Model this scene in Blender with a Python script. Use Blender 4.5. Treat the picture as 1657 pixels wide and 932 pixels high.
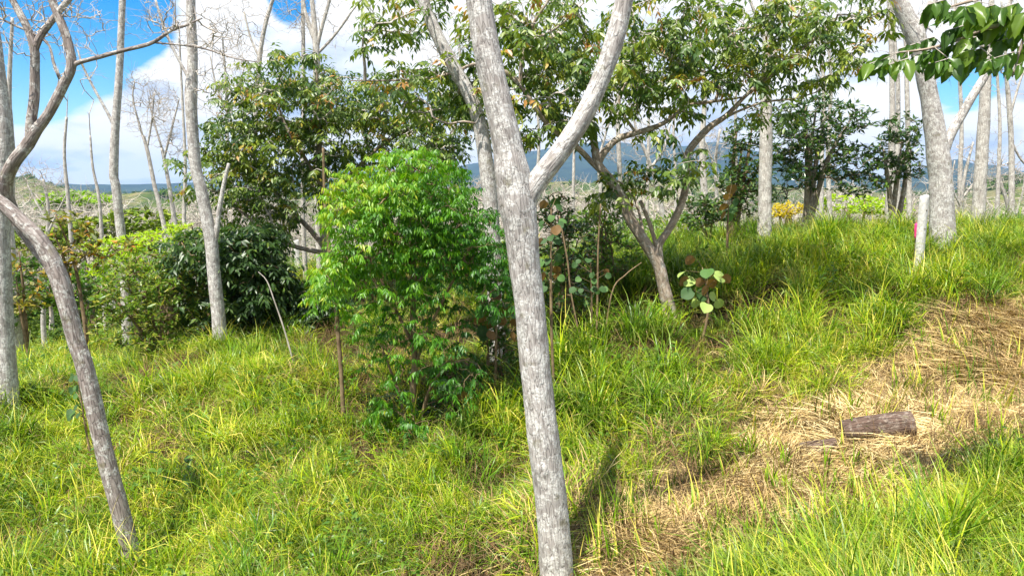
import bpy, math, random
import numpy as np
from mathutils import Vector
random.seed(7); rng = np.random.default_rng(11)
for o in list(bpy.data.objects): bpy.data.objects.remove(o)
scene = bpy.context.scene; COL = scene.collection

# ---------------------------------------------------------------- camera
CZ = 2.6; F = 1197.0; CX = 828.5; CY = 466.0; HORY = 305.0
PITCH = math.atan((CY - HORY) / F)
cam = bpy.data.cameras.new("camera"); camo = bpy.data.objects.new("camera", cam); COL.objects.link(camo)
cam.lens = 36.0 * F / 1657.0; cam.sensor_width = 36.0; cam.clip_start = 0.05; cam.clip_end = 30000
camo.location = (0, 0, CZ); camo.rotation_euler = (math.pi / 2 - PITCH, 0, 0)
scene.camera = camo
scene.render.resolution_x = 1024; scene.render.resolution_y = 575
scene.view_settings.view_transform = 'Standard'; scene.view_settings.look = 'None'
scene.view_settings.gamma = 1; scene.view_settings.exposure = 1.03
try: scene.view_settings.use_curve_mapping = False
except Exception: pass
cp, sp = math.cos(PITCH), math.sin(PITCH)

def P(px, py, Y):
    """world point seen at (px,py) of the photograph at world depth Y"""
    a = (px - CX) / F; b = -(py - CY) / F
    fy = cp + b * sp; fz = -sp + b * cp
    t = Y / fy
    return np.array([a * t, Y, CZ + fz * t])
def proj(p):
    p = np.atleast_2d(p); d = p - np.array([0, 0, CZ])
    depth = d[:, 1] * cp - d[:, 2] * sp; up = d[:, 1] * sp + d[:, 2] * cp
    return np.stack([CX + F * d[:, 0] / depth, CY - F * up / depth], 1), depth

# ---------------------------------------------------------------- sky and sun
SUN_EL = math.radians(63); SUN_AZ = math.radians(215)     # azimuth clockwise from +Y: left and behind the camera
sdir = Vector((math.sin(SUN_AZ) * math.cos(SUN_EL), math.cos(SUN_AZ) * math.cos(SUN_EL), math.sin(SUN_EL)))
sun = bpy.data.lights.new("sun", 'SUN'); sun.energy = 5.0; sun.angle = math.radians(0.53); sun.color = (1.0, 0.95, 0.86)
suno = bpy.data.objects.new("sun", sun); COL.objects.link(suno)
suno.rotation_euler = (-sdir).to_track_quat('-Z', 'Y').to_euler()

world = bpy.data.worlds.new("World"); scene.world = world; world.use_nodes = True
nt = world.node_tree; N = nt.nodes; L = nt.links; N.clear()
def nn(tree, t, **kw):
    n = tree.nodes.new(t)
    for k, v in kw.items(): setattr(n, k, v)
    return n
def mth(tree, op, a, b=None, c=None, clamp=False):
    n = tree.nodes.new('ShaderNodeMath'); n.operation = op; n.use_clamp = clamp
    for i, v in enumerate((a, b, c)):
        if v is None: continue
        if isinstance(v, (int, float)): n.inputs[i].default_value = v
        else: tree.links.new(v, n.inputs[i])
    return n.outputs[0]
def ramp(tree, fac, stops, interp='LINEAR'):
    n = tree.nodes.new('ShaderNodeValToRGB'); n.color_ramp.interpolation = interp
    e = n.color_ramp.elements
    while len(e) < len(stops): e.new(0.5)
    for el, (p, c) in zip(e, stops):
        el.position = p; el.color = (*c, 1) if len(c) == 3 else c
    tree.links.new(fac, n.inputs[0]); return n.outputs[0]
def mixc(tree, fac, a, b, mode='MIX'):
    n = tree.nodes.new('ShaderNodeMix'); n.data_type = 'RGBA'; n.blend_type = mode
    for s, v in ((0, fac), (6, a), (7, b)):
        if isinstance(v, (int, float)): n.inputs[s].default_value = v
        elif isinstance(v, (tuple, list)): n.inputs[s].default_value = (*v, 1) if len(v) == 3 else v
        else: tree.links.new(v, n.inputs[s])
    return n.outputs[2]
def noise(tree, vec, scale, detail=4, rough=0.55, dist=0.0):
    n = tree.nodes.new('ShaderNodeTexNoise')
    n.inputs['Scale'].default_value = scale; n.inputs['Detail'].default_value = detail
    n.inputs['Roughness'].default_value = rough; n.inputs['Distortion'].default_value = dist
    if vec is not None: tree.links.new(vec, n.inputs['Vector'])
    return n.outputs[0]

sky = nn(nt, 'ShaderNodeTexSky', sky_type='NISHITA', sun_disc=False)
sky.sun_elevation = SUN_EL; sky.sun_rotation = SUN_AZ; sky.altitude = 900; sky.air_density = 1.0; sky.dust_density = 0.4; sky.ozone_density = 2.5
tc = nn(nt, 'ShaderNodeTexCoord'); sep = nn(nt, 'ShaderNodeSeparateXYZ'); L.new(tc.outputs['Generated'], sep.inputs[0])
zz = mth(nt, 'ADD', mth(nt, 'MAXIMUM', sep.outputs[2], 0.0), 0.22)
comb = nn(nt, 'ShaderNodeCombineXYZ')
L.new(mth(nt, 'DIVIDE', sep.outputs[0], zz), comb.inputs[0]); L.new(mth(nt, 'DIVIDE', sep.outputs[1], zz), comb.inputs[1]); L.new(mth(nt,'MULTIPLY',sep.outputs[2],3.0), comb.inputs[2])
cn = noise(nt, comb.outputs[0], 1.25, 9, 0.55, 0.35)
cov = mth(nt, 'ADD', mth(nt, 'MULTIPLY', mth(nt, 'SUBTRACT', cn, 0.5), 2.3), 0.74)
for (hx, hy, rad, st) in ((150, -10, 0.13, 1.9), (60, 60, 0.11, 1.8), (25, 120, 0.07, 1.3), (215, 35, 0.05, 1.1), (110, 60, 0.06, 1.2), (470, 0, 0.06, 1.5), (1590, 125, 0.055, 1.3), (1530, 150, 0.05, 0.9), (-300, -150, 0.5, 0.8)):
    q = P(hx, hy, 1000) - np.array([0, 0, CZ]); q = q / np.linalg.norm(q)
    vd = nn(nt, 'ShaderNodeVectorMath', operation='DISTANCE'); L.new(tc.outputs['Generated'], vd.inputs[0]); vd.inputs[1].default_value = q
    mr = nn(nt, 'ShaderNodeMapRange', interpolation_type='SMOOTHSTEP'); L.new(vd.outputs['Value'], mr.inputs[0])
    mr.inputs[1].default_value = 0; mr.inputs[2].default_value = rad; mr.inputs[3].default_value = st; mr.inputs[4].default_value = 0
    cov = mth(nt, 'SUBTRACT', cov, mr.outputs[0])
zen = nn(nt, 'ShaderNodeMapRange', interpolation_type='SMOOTHSTEP'); L.new(sep.outputs[2], zen.inputs[0]); zen.inputs[1].default_value = 0.42; zen.inputs[2].default_value = 0.85; zen.inputs[3].default_value = 0; zen.inputs[4].default_value = 0.75  # cloud thinned overhead, out of view, to lower the sky fill
cov = mth(nt, 'SUBTRACT', cov, zen.outputs[0])
mask = ramp(nt, cov, [(0.0, (0, 0, 0)), (0.22, (0.9, 0.9, 0.9)), (0.4, (1, 1, 1))])
cs = noise(nt, comb.outputs[0], 1.7, 6, 0.5, 0.2)
shade = ramp(nt, cs, [(0.34, (0.42, 0.54, 0.76)), (0.44, (0.76, 0.83, 0.95)), (0.50, (1.0, 1.0, 1.0))])
bgs = nn(nt, 'ShaderNodeBackground'); bgs.inputs[1].default_value = 0.10
hs = nn(nt, 'ShaderNodeHueSaturation'); hs.inputs['Saturation'].default_value = 1.6; L.new(sky.outputs[0], hs.inputs['Color']); L.new(hs.outputs[0], bgs.inputs[0])
bgc = nn(nt, 'ShaderNodeBackground'); L.new(shade, bgc.inputs[0]); bgc.inputs[1].default_value = 0.62
mx = nn(nt, 'ShaderNodeMixShader'); L.new(mask, mx.inputs[0]); L.new(bgs.outputs[0], mx.inputs[1]); L.new(bgc.outputs[0], mx.inputs[2])
wo = nn(nt, 'ShaderNodeOutputWorld'); L.new(mx.outputs[0], wo.inputs[0])

# ---------------------------------------------------------------- helpers
def hash2(ix, iy, seed=0):
    v = np.sin(ix * 127.1 + iy * 311.7 + seed * 74.7) * 43758.5453
    return v - np.floor(v)
def vnoise(x, y, seed=0):
    ix = np.floor(x); iy = np.floor(y); fx = x - ix; fy = y - iy
    fx = fx * fx * (3 - 2 * fx); fy = fy * fy * (3 - 2 * fy)
    a = hash2(ix, iy, seed); b = hash2(ix + 1, iy, seed); c = hash2(ix, iy + 1, seed); d = hash2(ix + 1, iy + 1, seed)
    return (a * (1 - fx) + b * fx) * (1 - fy) + (c * (1 - fx) + d * fx) * fy - 0.5
def fbm(x, y, o=4, seed=0):
    s = 0; a = 1; f = 1
    for k in range(o):
        s = s + a * vnoise(x * f + 17.3 * k, y * f - 9.1 * k, seed + k); a *= 0.5; f *= 2.03
    return s
def norm(v): return v / np.maximum(np.linalg.norm(v, axis=-1, keepdims=True), 1e-9)

def mesh_obj(name, V, Fs, mat, parent=None, uv=None, attrs=None, smooth=True, kind=None, data_only=False):
    """V (n,3); Fs: array (m,k) or a list of such arrays. One mesh object, world coordinates."""
    if not isinstance(Fs, (list, tuple)): Fs = [Fs]
    Fs = [np.asarray(f, dtype=np.int32) for f in Fs if len(f)]
    V = np.asarray(V, dtype=np.float64)
    if parent is not None: V = V - np.array(parent.location)
    me = bpy.data.meshes.new(name)
    me.vertices.add(len(V)); me.vertices.foreach_set('co', V.astype(np.float32).ravel())
    loops = np.concatenate([f.ravel() for f in Fs]); tot = np.concatenate([np.full(len(f), f.shape[1], np.int32) for f in Fs])
    start = np.concatenate([[0], np.cumsum(tot)[:-1]]).astype(np.int32)
    me.loops.add(len(loops)); me.loops.foreach_set('vertex_index', loops)
    me.polygons.add(len(tot)); me.polygons.foreach_set('loop_start', start)
    try: me.polygons.foreach_set('loop_total', tot)
    except Exception: pass
    me.update(calc_edges=True)
    if smooth: me.polygons.foreach_set('use_smooth', np.ones(len(tot), dtype=bool))
    if uv is not None:
        u = me.uv_layers.new(name='UVMap'); u.data.foreach_set('uv', np.asarray(uv, np.float32)[loops].ravel())
    for k, v in (attrs or {}).items():
        a = me.attributes.new(k, 'FLOAT', 'POINT'); a.data.foreach_set('value', np.asarray(v, np.float32))
    me.materials.append(mat)
    ob = bpy.data.objects.new(name, me)
    if data_only: return ob
    COL.objects.link(ob)
    if parent is not None: ob.parent = parent
    if kind: ob['kind'] = kind
    return ob
def thing(name, label, cat, loc, group=None):
    o = bpy.data.objects.new(name, None); COL.objects.link(o); o.location = tuple(float(v) for v in loc); o.empty_display_size = 0.2
    o['label'] = label; o['category'] = cat
    if group: o['group'] = group
    return o
class Bag:
    def __init__(s): s.V = []; s.F = {}; s.n = 0; s.uv = []; s.t = []
    def add(s, V, Fq, uv=None, t=None):
        V = np.asarray(V); s.V.append(V)
        for f in (Fq if isinstance(Fq, list) else [Fq]):
            f = np.asarray(f)
            if len(f): s.F.setdefault(f.shape[1], []).append(f + s.n)
        s.uv.append(np.zeros((len(V), 2)) if uv is None else uv)
        s.t.append(np.zeros(len(V)) if t is None else t); s.n += len(V)
    def obj(s, name, mat, parent=None, **kw):
        if not s.n: return None
        return mesh_obj(name, np.concatenate(s.V), [np.concatenate(v) for v in s.F.values()], mat, parent, uv=np.concatenate(s.uv), attrs={'tint': np.concatenate(s.t)}, **kw)

def resample(pts, rad, step):
    pts = np.asarray(pts, float); rad = np.asarray(rad, float)
    if len(pts) < 2: return pts, rad
    e = np.vstack([2 * pts[0] - pts[1], pts, 2 * pts[-1] - pts[-2]])
    out = []; ro = []
    for i in range(len(pts) - 1):
        p0, p1, p2, p3 = e[i:i + 4]; n = max(2, int(np.linalg.norm(p2 - p1) / step))
        t = np.linspace(0, 1, n, endpoint=False)[:, None]
        out.append(0.5 * ((2 * p1) + (-p0 + p2) * t + (2 * p0 - 5 * p1 + 4 * p2 - p3) * t ** 2 + (-p0 + 3 * p1 - 3 * p2 + p3) * t ** 3))
        tt = t[:, 0]; tt = tt * tt * (3 - 2 * tt); ro.append(rad[i] * (1 - tt) + rad[i + 1] * tt)
    return np.vstack(out + [pts[-1:]]), np.concatenate(ro + [rad[-1:]])
def tube(pts, rad, sides=12, step=0.08, rough=0.06, seed=0, cap=True, knots=(), flare=0.0):
    """tapering round limb through pts; uv in metres; lumpy surface"""
    p, r = resample(pts, rad, step); n = len(p)
    T = np.gradient(p, axis=0); T = norm(T)
    ref = np.array([1.0, 0, 0]) if abs(T[0][0]) < 0.9 else np.array([0, 1.0, 0])
    Us = []; U = ref
    for i in range(n):
        U = U - T[i] * np.dot(U, T[i]); U = U / np.linalg.norm(U); Us.append(U)
    Us = np.array(Us); W = np.cross(T, Us)
    s = np.concatenate([[0], np.cumsum(np.linalg.norm(np.diff(p, axis=0), axis=1))])
    a = np.linspace(0, 2 * np.pi, sides + 1)                      # seam doubled for the uv
    A, S = np.meshgrid(a, s)
    per = np.abs(((A / np.pi) % 2) - 1)                           # periodic in the angle
    R = r[:, None] * (1 + rough * 2 * (fbm(per * 3 + seed * 3.1, S * 3.0 + seed, 3, seed % 7)) + rough * 1.2 * fbm(per * 1.2 + 7, S * 1.1 + seed * 5.0, 2, 3))
    if flare: R = R * (1 + flare * np.exp(-S / 0.13) * (0.75 + 0.5 * np.cos(A * 5 + seed)))
    for (ks, ka, kh, kr) in knots:
        d = np.sqrt(((S - ks) / kr) ** 2 + ((np.angle(np.exp(1j * (A - ka)))) * r[:, None] / kr) ** 2)
        R = R + kh * np.exp(-d ** 2) - kh * 1.3 * np.exp(-(d * 2.6) ** 2)
    R[:, -1] = R[:, 0]
    V = p[:, None, :] + R[..., None] * (np.cos(A)[..., None] * Us[:, None, :] + np.sin(A)[..., None] * W[:, None, :])
    uv = np.stack([A / (2 * np.pi) * max(r.mean(), 0.004) * 2 * np.pi, S + seed * 1.7], -1).reshape(-1, 2)
    V = V.reshape(-1, 3); k = sides + 1
    i, j = np.meshgrid(np.arange(n - 1), np.arange(sides), indexing='ij')
    q = np.stack([i * k + j, i * k + j + 1, (i + 1) * k + j + 1, (i + 1) * k + j], -1).reshape(-1, 4)
    Fs = [q]
    if cap:
        c0 = len(V); V = np.vstack([V, p[-1] + T[-1] * r[-1] * 0.3, p[0]]); uv = np.vstack([uv, uv[-1], uv[0]])
        j = np.arange(sides); Fs.append(np.stack([(n - 1) * k + j, (n - 1) * k + j + 1, np.full(sides, c0)], -1))
        Fs.append(np.stack([j + 1, j, np.full(sides, c0 + 1)], -1))
    return V, Fs, uv, p, r
def segs(A, B, ra, rb, sides=4):
    """many thin twigs at once: a tapering prism from each A to each B"""
    A = np.asarray(A); B = np.asarray(B); n = len(A)
    T = norm(B - A); ref = np.where(np.abs(T[:, 2:3]) < 0.9, np.array([[0, 0, 1.0]]), np.array([[1.0, 0, 0]]))
    U = norm(np.cross(T, ref)); W = np.cross(T, U)
    a = np.arange(sides) / sides * 2 * np.pi
    ring = np.cos(a)[None, :, None] * U[:, None] + np.sin(a)[None, :, None] * W[:, None]
    V = np.concatenate([A[:, None] + ring * np.asarray(ra)[:, None, None], (B + T * np.asarray(rb)[:, None] * 0.5)[:, None] + ring * np.asarray(rb)[:, None, None]], 1).reshape(-1, 3)
    j = np.arange(sides); jn = (j + 1) % sides
    q = np.stack([j, jn, jn + sides, j + sides], -1)[None] + (np.arange(n) * 2 * sides)[:, None, None]
    uv = np.tile(np.concatenate([np.stack([a * 0.01, np.zeros(sides)], -1), np.stack([a * 0.01, np.full(sides, 0.2)], -1)]), (n, 1)) + np.repeat(rng.random((n, 1)) * 5, 2 * sides, 0)
    return V, q.reshape(-1, 4), uv

def grow(base, tips, rtip=0.003, rmax=0.03, power=0.5, sag=0.1, nsub=4, wob=0.05, seed=0):
    """join every tip to the nearest wood so far. Returns segment arrays (A,B,ra,rb) and the direction at each tip"""
    g = np.random.default_rng(seed + 100)
    base = np.asarray(base, float); tips = np.asarray(tips, float)
    cap = len(base) + len(tips) * nsub; X = np.zeros((cap, 3)); par = np.full(cap, -1); nb = len(base); X[:nb] = base; n = nb
    d0 = np.array([np.min(np.sum((base - t) ** 2, 1)) for t in tips]); order = np.argsort(d0); tipn = np.zeros(len(tips), int)
    for k in order:
        t = tips[k]; d = np.sum((X[:n] - t) ** 2, 1)
        d = d * (1 + 0.6 * (X[:n, 2] > t[2] + 0.1))               # wood below a tip is preferred
        j = int(np.argmin(d)); a = X[j]; prev = j; dist = math.sqrt(np.sum((a - t) ** 2))
        pd = (a - X[par[j]]) if par[j] >= 0 else np.array([0, 0, 0.1]); pd = pd / (np.linalg.norm(pd) + 1e-6)
        for s in range(1, nsub + 1):
            u = s / nsub; q = a * (1 - u) + t * u + pd * dist * 0.25 * u * (1 - u) * 2 + np.array([0, 0, sag * dist * 4 * u * (1 - u)])
            if s < nsub: q = q + g.normal(0, wob * dist, 3)
            X[n] = q; par[n] = prev; prev = n; n += 1
        tipn[k] = prev
    cnt = np.ones(n)
    leaf = np.zeros(n); leaf[tipn] = 1; cnt = leaf.copy()
    for i in range(n - 1, nb - 1, -1): cnt[par[i]] += cnt[i]
    idx = np.arange(nb, n); r = np.minimum(rtip * np.maximum(cnt, 1) ** power, rmax)
    pi = par[idx]; ra = np.where(pi >= nb, r[pi], r[idx] * 1.15); rb = r[idx]
    ra = np.minimum(ra, rb * 1.6)
    tdir = norm(X[tipn] - X[par[tipn]])
    return X[pi], X[idx], ra, rb, tdir

LEAF4 = (np.array([[0, 0, 0], [-.5, .42, .13], [0, .45, 0], [.5, .42, .13], [0, 1, -.10]]), np.array([[0, 2, 1], [0, 3, 2], [1, 2, 4], [2, 3, 4]]))
LEAF8 = (np.array([[0, 0, 0], [-.40, .22, .10], [0, .24, 0], [.40, .22, .10], [-.48, .58, .09], [0, .6, -.05], [.48, .58, .09], [0, 1, -.20]]),
         np.array([[0, 2, 1], [0, 3, 2], [1, 2, 5], [1, 5, 4], [2, 3, 6], [2, 6, 5], [4, 5, 7], [5, 6, 7]]))
def leafmesh(bag, pos, d, up, ln, wd, tint, tpl=LEAF4, curl=None):
    tv, tf = tpl; n = len(pos); d = norm(d); x = norm(np.cross(d, up)); z = np.cross(x, d)
    V = pos[:, None] + x[:, None] * (tv[None, :, 0:1] * wd[:, None, None]) + d[:, None] * (tv[None, :, 1:2] * ln[:, None, None]) + z[:, None] * (tv[None, :, 2:3] * wd[:, None, None])
    V[:, :, 2] -= (tv[None, :, 1] ** 2) * (ln * (0.12 if curl is None else curl))[:, None]
    Fs = (tf[None] + (np.arange(n) * len(tv))[:, None, None]).reshape(-1, tf.shape[1])
    uv = np.tile(tv[:, :2] + [0.5, 0], (n, 1))
    bag.add(V.reshape(-1, 3), Fs, uv, np.repeat(tint, len(tv)))
def pinnate(bag, pos, d, L, pairs, ll, lw, tint, droop=0.7, tpl=LEAF4, g=rng, spread=0.9, twig=None):
    """compound leaves: rachis from pos along d with pairs of hanging leaflets"""
    n = len(pos); d = norm(d); down = np.array([0, 0, -1.0])
    side = norm(np.cross(d, np.array([0, 0, 1.0])) + 1e-6)
    for j in range(pairs + 1):
        t = (j + 0.7) / (pairs + 0.7)
        c = pos + d * (L * t)[:, None] + down * (L * 0.35 * t * t)[:, None]
        for s in ((-1, 1) if j < pairs else (0,)):
            dd = d * (0.45 if s else 1.0) + side * s * spread + down * droop + g.normal(0, 0.22, (n, 3))
            up = np.array([0, 0, 1.0]) - side * s * 0.35 + g.normal(0, 0.3, (n, 3)) + d * 0.35
            k = (0.72 + 0.28 * math.sin(math.pi * min(1, t))) * g.uniform(0.75, 1.2, n)
            keep = g.random(n) < 0.93
            leafmesh(bag, c[keep], dd[keep], up[keep], (ll * k)[keep], (lw * k)[keep], (tint + g.normal(0, 0.07, n))[keep], tpl)

def blob_pts(blobs, n, Y, dy, g, hollow=0.0):
    """points in ellipsoids given as (px, py, rx, ry[, dY, weight]) of the photograph at depth Y"""
    w = np.array([b[2] * b[3] * (b[5] if len(b) > 5 else 1) for b in blobs], float); w /= w.sum(); out = []
    for b, m in zip(blobs, g.multinomial(n, w)):
        yy = Y + (b[4] if len(b) > 4 else 0); c = P(b[0], b[1], yy); sc = yy / F
        v = norm(g.normal(0, 1, (m, 3))) * (hollow + (1 - hollow) * g.random((m, 1))) ** (1 / 3)
        out.append(c + v * np.array([b[2] * sc, dy, b[3] * sc]))
    return np.vstack(out)

# ---------------------------------------------------------------- materials
def mat_new(name):
    m = bpy.data.materials.new(name); m.use_nodes = True; t = m.node_tree; t.nodes.clear()
    o = t.nodes.new('ShaderNodeOutputMaterial'); return m, t, o
def leaf_mat(name, stops, trans=0.38, rough=0.42, spec=0.5, tmul=(1.25, 1.35, 0.6), back=None, patch=0.18):
    m, t, o = mat_new(name)
    a = nn(t, 'ShaderNodeAttribute', attribute_name='tint')
    geo = nn(t, 'ShaderNodeNewGeometry')
    nz = noise(t, geo.outputs['Position'], 1.6, 3)
    fac = mth(t, 'ADD', a.outputs['Fac'], mth(t, 'MULTIPLY', mth(t, 'SUBTRACT', nz, 0.5), patch * 2), clamp=True)
    c = ramp(t, fac, stops)
    if back is not None: c = mixc(t, geo.outputs['Backfacing'], c, back)
    b = nn(t, 'ShaderNodeBsdfPrincipled'); t.links.new(c, b.inputs['Base Color']); b.inputs['Roughness'].default_value = rough
    b.inputs['Specular IOR Level'].default_value = spec
    tr = nn(t, 'ShaderNodeBsdfTranslucent'); t.links.new(mixc(t, 1.0, c, tmul, 'MULTIPLY'), tr.inputs[0])
    mx = nn(t, 'ShaderNodeMixShader'); mx.inputs[0].default_value = trans
    t.links.new(b.outputs[0], mx.inputs[1]); t.links.new(tr.outputs[0], mx.inputs[2]); t.links.new(mx.outputs[0], o.inputs[0])
    return m
def bark_mat(name, c0, c1, lich, lichen=0.5, fine=1.0, bump=0.6, ridge=26):
    m, t, o = mat_new(name)
    uv = nn(t, 'ShaderNodeUVMap'); mp = nn(t, 'ShaderNodeMapping'); t.links.new(uv.outputs[0], mp.inputs[0]); mp.inputs['Scale'].default_value = (1, 0.10, 1)
    rid = noise(t, mp.outputs[0], ridge * 3.2 * fine, 5, 0.62, 0.6)
    vo = nn(t, 'ShaderNodeTexVoronoi', feature='DISTANCE_TO_EDGE'); 
    mp2 = nn(t, 'ShaderNodeMapping'); t.links.new(uv.outputs[0], mp2.inputs[0]); mp2.inputs['Scale'].default_value = (1, 0.13, 1)
    wv = nn(t, 'ShaderNodeVectorMath', operation='ADD'); t.links.new(mp2.outputs[0], wv.inputs[0])
    n3 = nn(t, 'ShaderNodeTexNoise'); n3.inputs['Scale'].default_value = 30; t.links.new(mp2.outputs[0], n3.inputs['Vector'])
    sc = nn(t, 'ShaderNodeVectorMath', operation='SCALE'); t.links.new(n3.outputs['Color'], sc.inputs[0]); sc.inputs['Scale'].default_value = 0.03; t.links.new(sc.outputs[0], wv.inputs[1])
    t.links.new(wv.outputs[0], vo.inputs['Vector']); vo.inputs['Scale'].default_value = ridge * 1.75 * fine
    crack = ramp(t, vo.outputs['Distance'], [(0.0, (0.40,) * 3), (0.05, (0.88,) * 3), (0.12, (1, 1, 1))])
    geo = nn(t, 'ShaderNodeNewGeometry')
    big = noise(t, geo.outputs['Position'], 3.2, 4); li = noise(t, geo.outputs['Position'], 13, 6, 0.68, 0.5); sp_ = noise(t, geo.outputs['Position'], 60, 4, 0.6)
    c = mixc(t, ramp(t, rid, [(0.40, (0, 0, 0)), (0.58, (1, 1, 1))]), [v * 0.92 for v in c0], c1)
    c = mixc(t, ramp(t, big, [(0.40, (0, 0, 0)), (0.62, (0.55,) * 3)]), c, [v * 0.55 for v in c1])
    lm = mth(t, 'MULTIPLY', ramp(t, li, [(0.52 - 0.08 * lichen, (0, 0, 0)), (0.60 - 0.06 * lichen, (1, 1, 1))]), ramp(t, sp_, [(0.40, (0.15,) * 3), (0.56, (1, 1, 1))]))
    c = mixc(t, mth(t, 'MULTIPLY', lm, 0.8), c, lich)
    mo = noise(t, geo.outputs['Position'], 7.3, 5, 0.6)
    c = mixc(t, ramp(t, mo, [(0.60, (0, 0, 0)), (0.70, (0.7,) * 3)]), c, (0.17, 0.155, 0.085))
    c = mixc(t, crack, [v * 0.35 for v in c0], c)
    b = nn(t, 'ShaderNodeBsdfPrincipled'); t.links.new(c, b.inputs['Base Color']); b.inputs['Roughness'].default_value = 0.9; b.inputs['Specular IOR Level'].default_value = 0.15
    h = mth(t, 'ADD', mth(t, 'MULTIPLY', rid, 0.6), crack); h = mth(t, 'ADD', h, mth(t, 'MULTIPLY', lm, 0.25))
    bp = nn(t, 'ShaderNodeBump'); bp.inputs['Strength'].default_value = bump; bp.inputs['Distance'].default_value = 0.008; t.links.new(h, bp.inputs['Height'])
    t.links.new(bp.outputs[0], b.inputs['Normal']); t.links.new(b.outputs[0], o.inputs[0]); return m
def plain_mat(name, c0, c1, scale=12, rough=0.85, bump=0.3):
    m, t, o = mat_new(name); geo = nn(t, 'ShaderNodeNewGeometry')
    nz = noise(t, geo.outputs['Position'], scale, 6, 0.6); c = mixc(t, ramp(t, nz, [(0.35, (0, 0, 0)), (0.65, (1, 1, 1))]), c0, c1)
    b = nn(t, 'ShaderNodeBsdfPrincipled'); t.links.new(c, b.inputs['Base Color']); b.inputs['Roughness'].default_value = rough; b.inputs['Specular IOR Level'].default_value = 0.2
    bp = nn(t, 'ShaderNodeBump'); bp.inputs['Strength'].default_value = bump; bp.inputs['Distance'].default_value = 0.01; t.links.new(nz, bp.inputs['Height'])
    t.links.new(bp.outputs[0], b.inputs['Normal']); t.links.new(b.outputs[0], o.inputs[0]); return m

M = {}
M['bark'] = bark_mat('bark_grey', (0.32, 0.285, 0.265), (0.48, 0.445, 0.415), (0.74, 0.73, 0.69), 0.9)
M['bark_brown'] = bark_mat('bark_lichened', (0.21, 0.17, 0.15), (0.38, 0.325, 0.295), (0.66, 0.65, 0.60), 0.35, 1.0)
M['bark_pale'] = bark_mat('bark_pale', (0.38, 0.34, 0.30), (0.56, 0.52, 0.47), (0.70, 0.68, 0.62), 0.6, 0.8)
M['bark_inga'] = bark_mat('bark_tan', (0.26, 0.20, 0.15), (0.42, 0.34, 0.265), (0.55, 0.53, 0.47), 0.2, 0.9)
M['twig'] = plain_mat('twig_grey', (0.33, 0.29, 0.25), (0.52, 0.47, 0.42), 9)
M['twig_far'] = plain_mat('twig_dry', (0.34, 0.29, 0.24), (0.62, 0.57, 0.50), 0.8)
M['stem_brown'] = plain_mat('stem_brown', (0.12, 0.08, 0.045), (0.26, 0.19, 0.11), 14)
M['inga'] = leaf_mat('leaf_dark_green', [(0.0, (0.022, 0.055, 0.012)), (0.45, (0.055, 0.115, 0.022)), (0.70, (0.15, 0.22, 0.03)), (0.90, (0.29, 0.33, 0.04)), (0.98, (0.45, 0.30, 0.05)), (1.0, (0.40, 0.20, 0.05))], 0.36, 0.40)
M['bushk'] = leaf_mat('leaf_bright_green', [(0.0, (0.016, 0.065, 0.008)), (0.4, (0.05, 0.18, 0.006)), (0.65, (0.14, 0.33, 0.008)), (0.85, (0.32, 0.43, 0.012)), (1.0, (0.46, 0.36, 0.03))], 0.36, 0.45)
M['shrub'] = leaf_mat('leaf_shrub', [(0.0, (0.03, 0.085, 0.012)), (0.5, (0.085, 0.19, 0.02)), (0.85, (0.20, 0.30, 0.03)), (1.0, (0.35, 0.33, 0.06))], 0.4, 0.4)
M['lime'] = leaf_mat('leaf_lime', [(0.0, (0.20, 0.36, 0.01)), (0.5, (0.38, 0.55, 0.01)), (1.0, (0.58, 0.62, 0.03))], 0.45, 0.5)
M['dark'] = leaf_mat('leaf_glossy_dark', [(0.0, (0.015, 0.045, 0.012)), (0.5, (0.04, 0.095, 0.02)), (0.85, (0.12, 0.21, 0.03)), (1.0, (0.25, 0.28, 0.05))], 0.25, 0.3, 0.6)
M['orange'] = leaf_mat('leaf_turning', [(0.0, (0.06, 0.10, 0.02)), (0.45, (0.15, 0.18, 0.03)), (0.7, (0.42, 0.30, 0.04)), (0.9, (0.55, 0.22, 0.03)), (1.0, (0.55, 0.17, 0.03))], 0.4, 0.5)
M['yellow'] = leaf_mat('leaf_yellow', [(0.0, (0.45, 0.38, 0.03)), (1.0, (0.75, 0.55, 0.03))], 0.4, 0.6)
M['round'] = leaf_mat('leaf_round', [(0.0, (0.04, 0.09, 0.03)), (0.5, (0.10, 0.21, 0.05)), (1.0, (0.40, 0.52, 0.14))], 0.32, 0.62, 0.3, back=(0.20, 0.115, 0.045), patch=0.05)
M['fargreen'] = leaf_mat('leaf_far', [(0.0, (0.03, 0.07, 0.010)), (0.5, (0.09, 0.16, 0.015)), (1.0, (0.26, 0.32, 0.03))], 0.2, 0.7, 0.2, patch=0.3)
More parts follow.
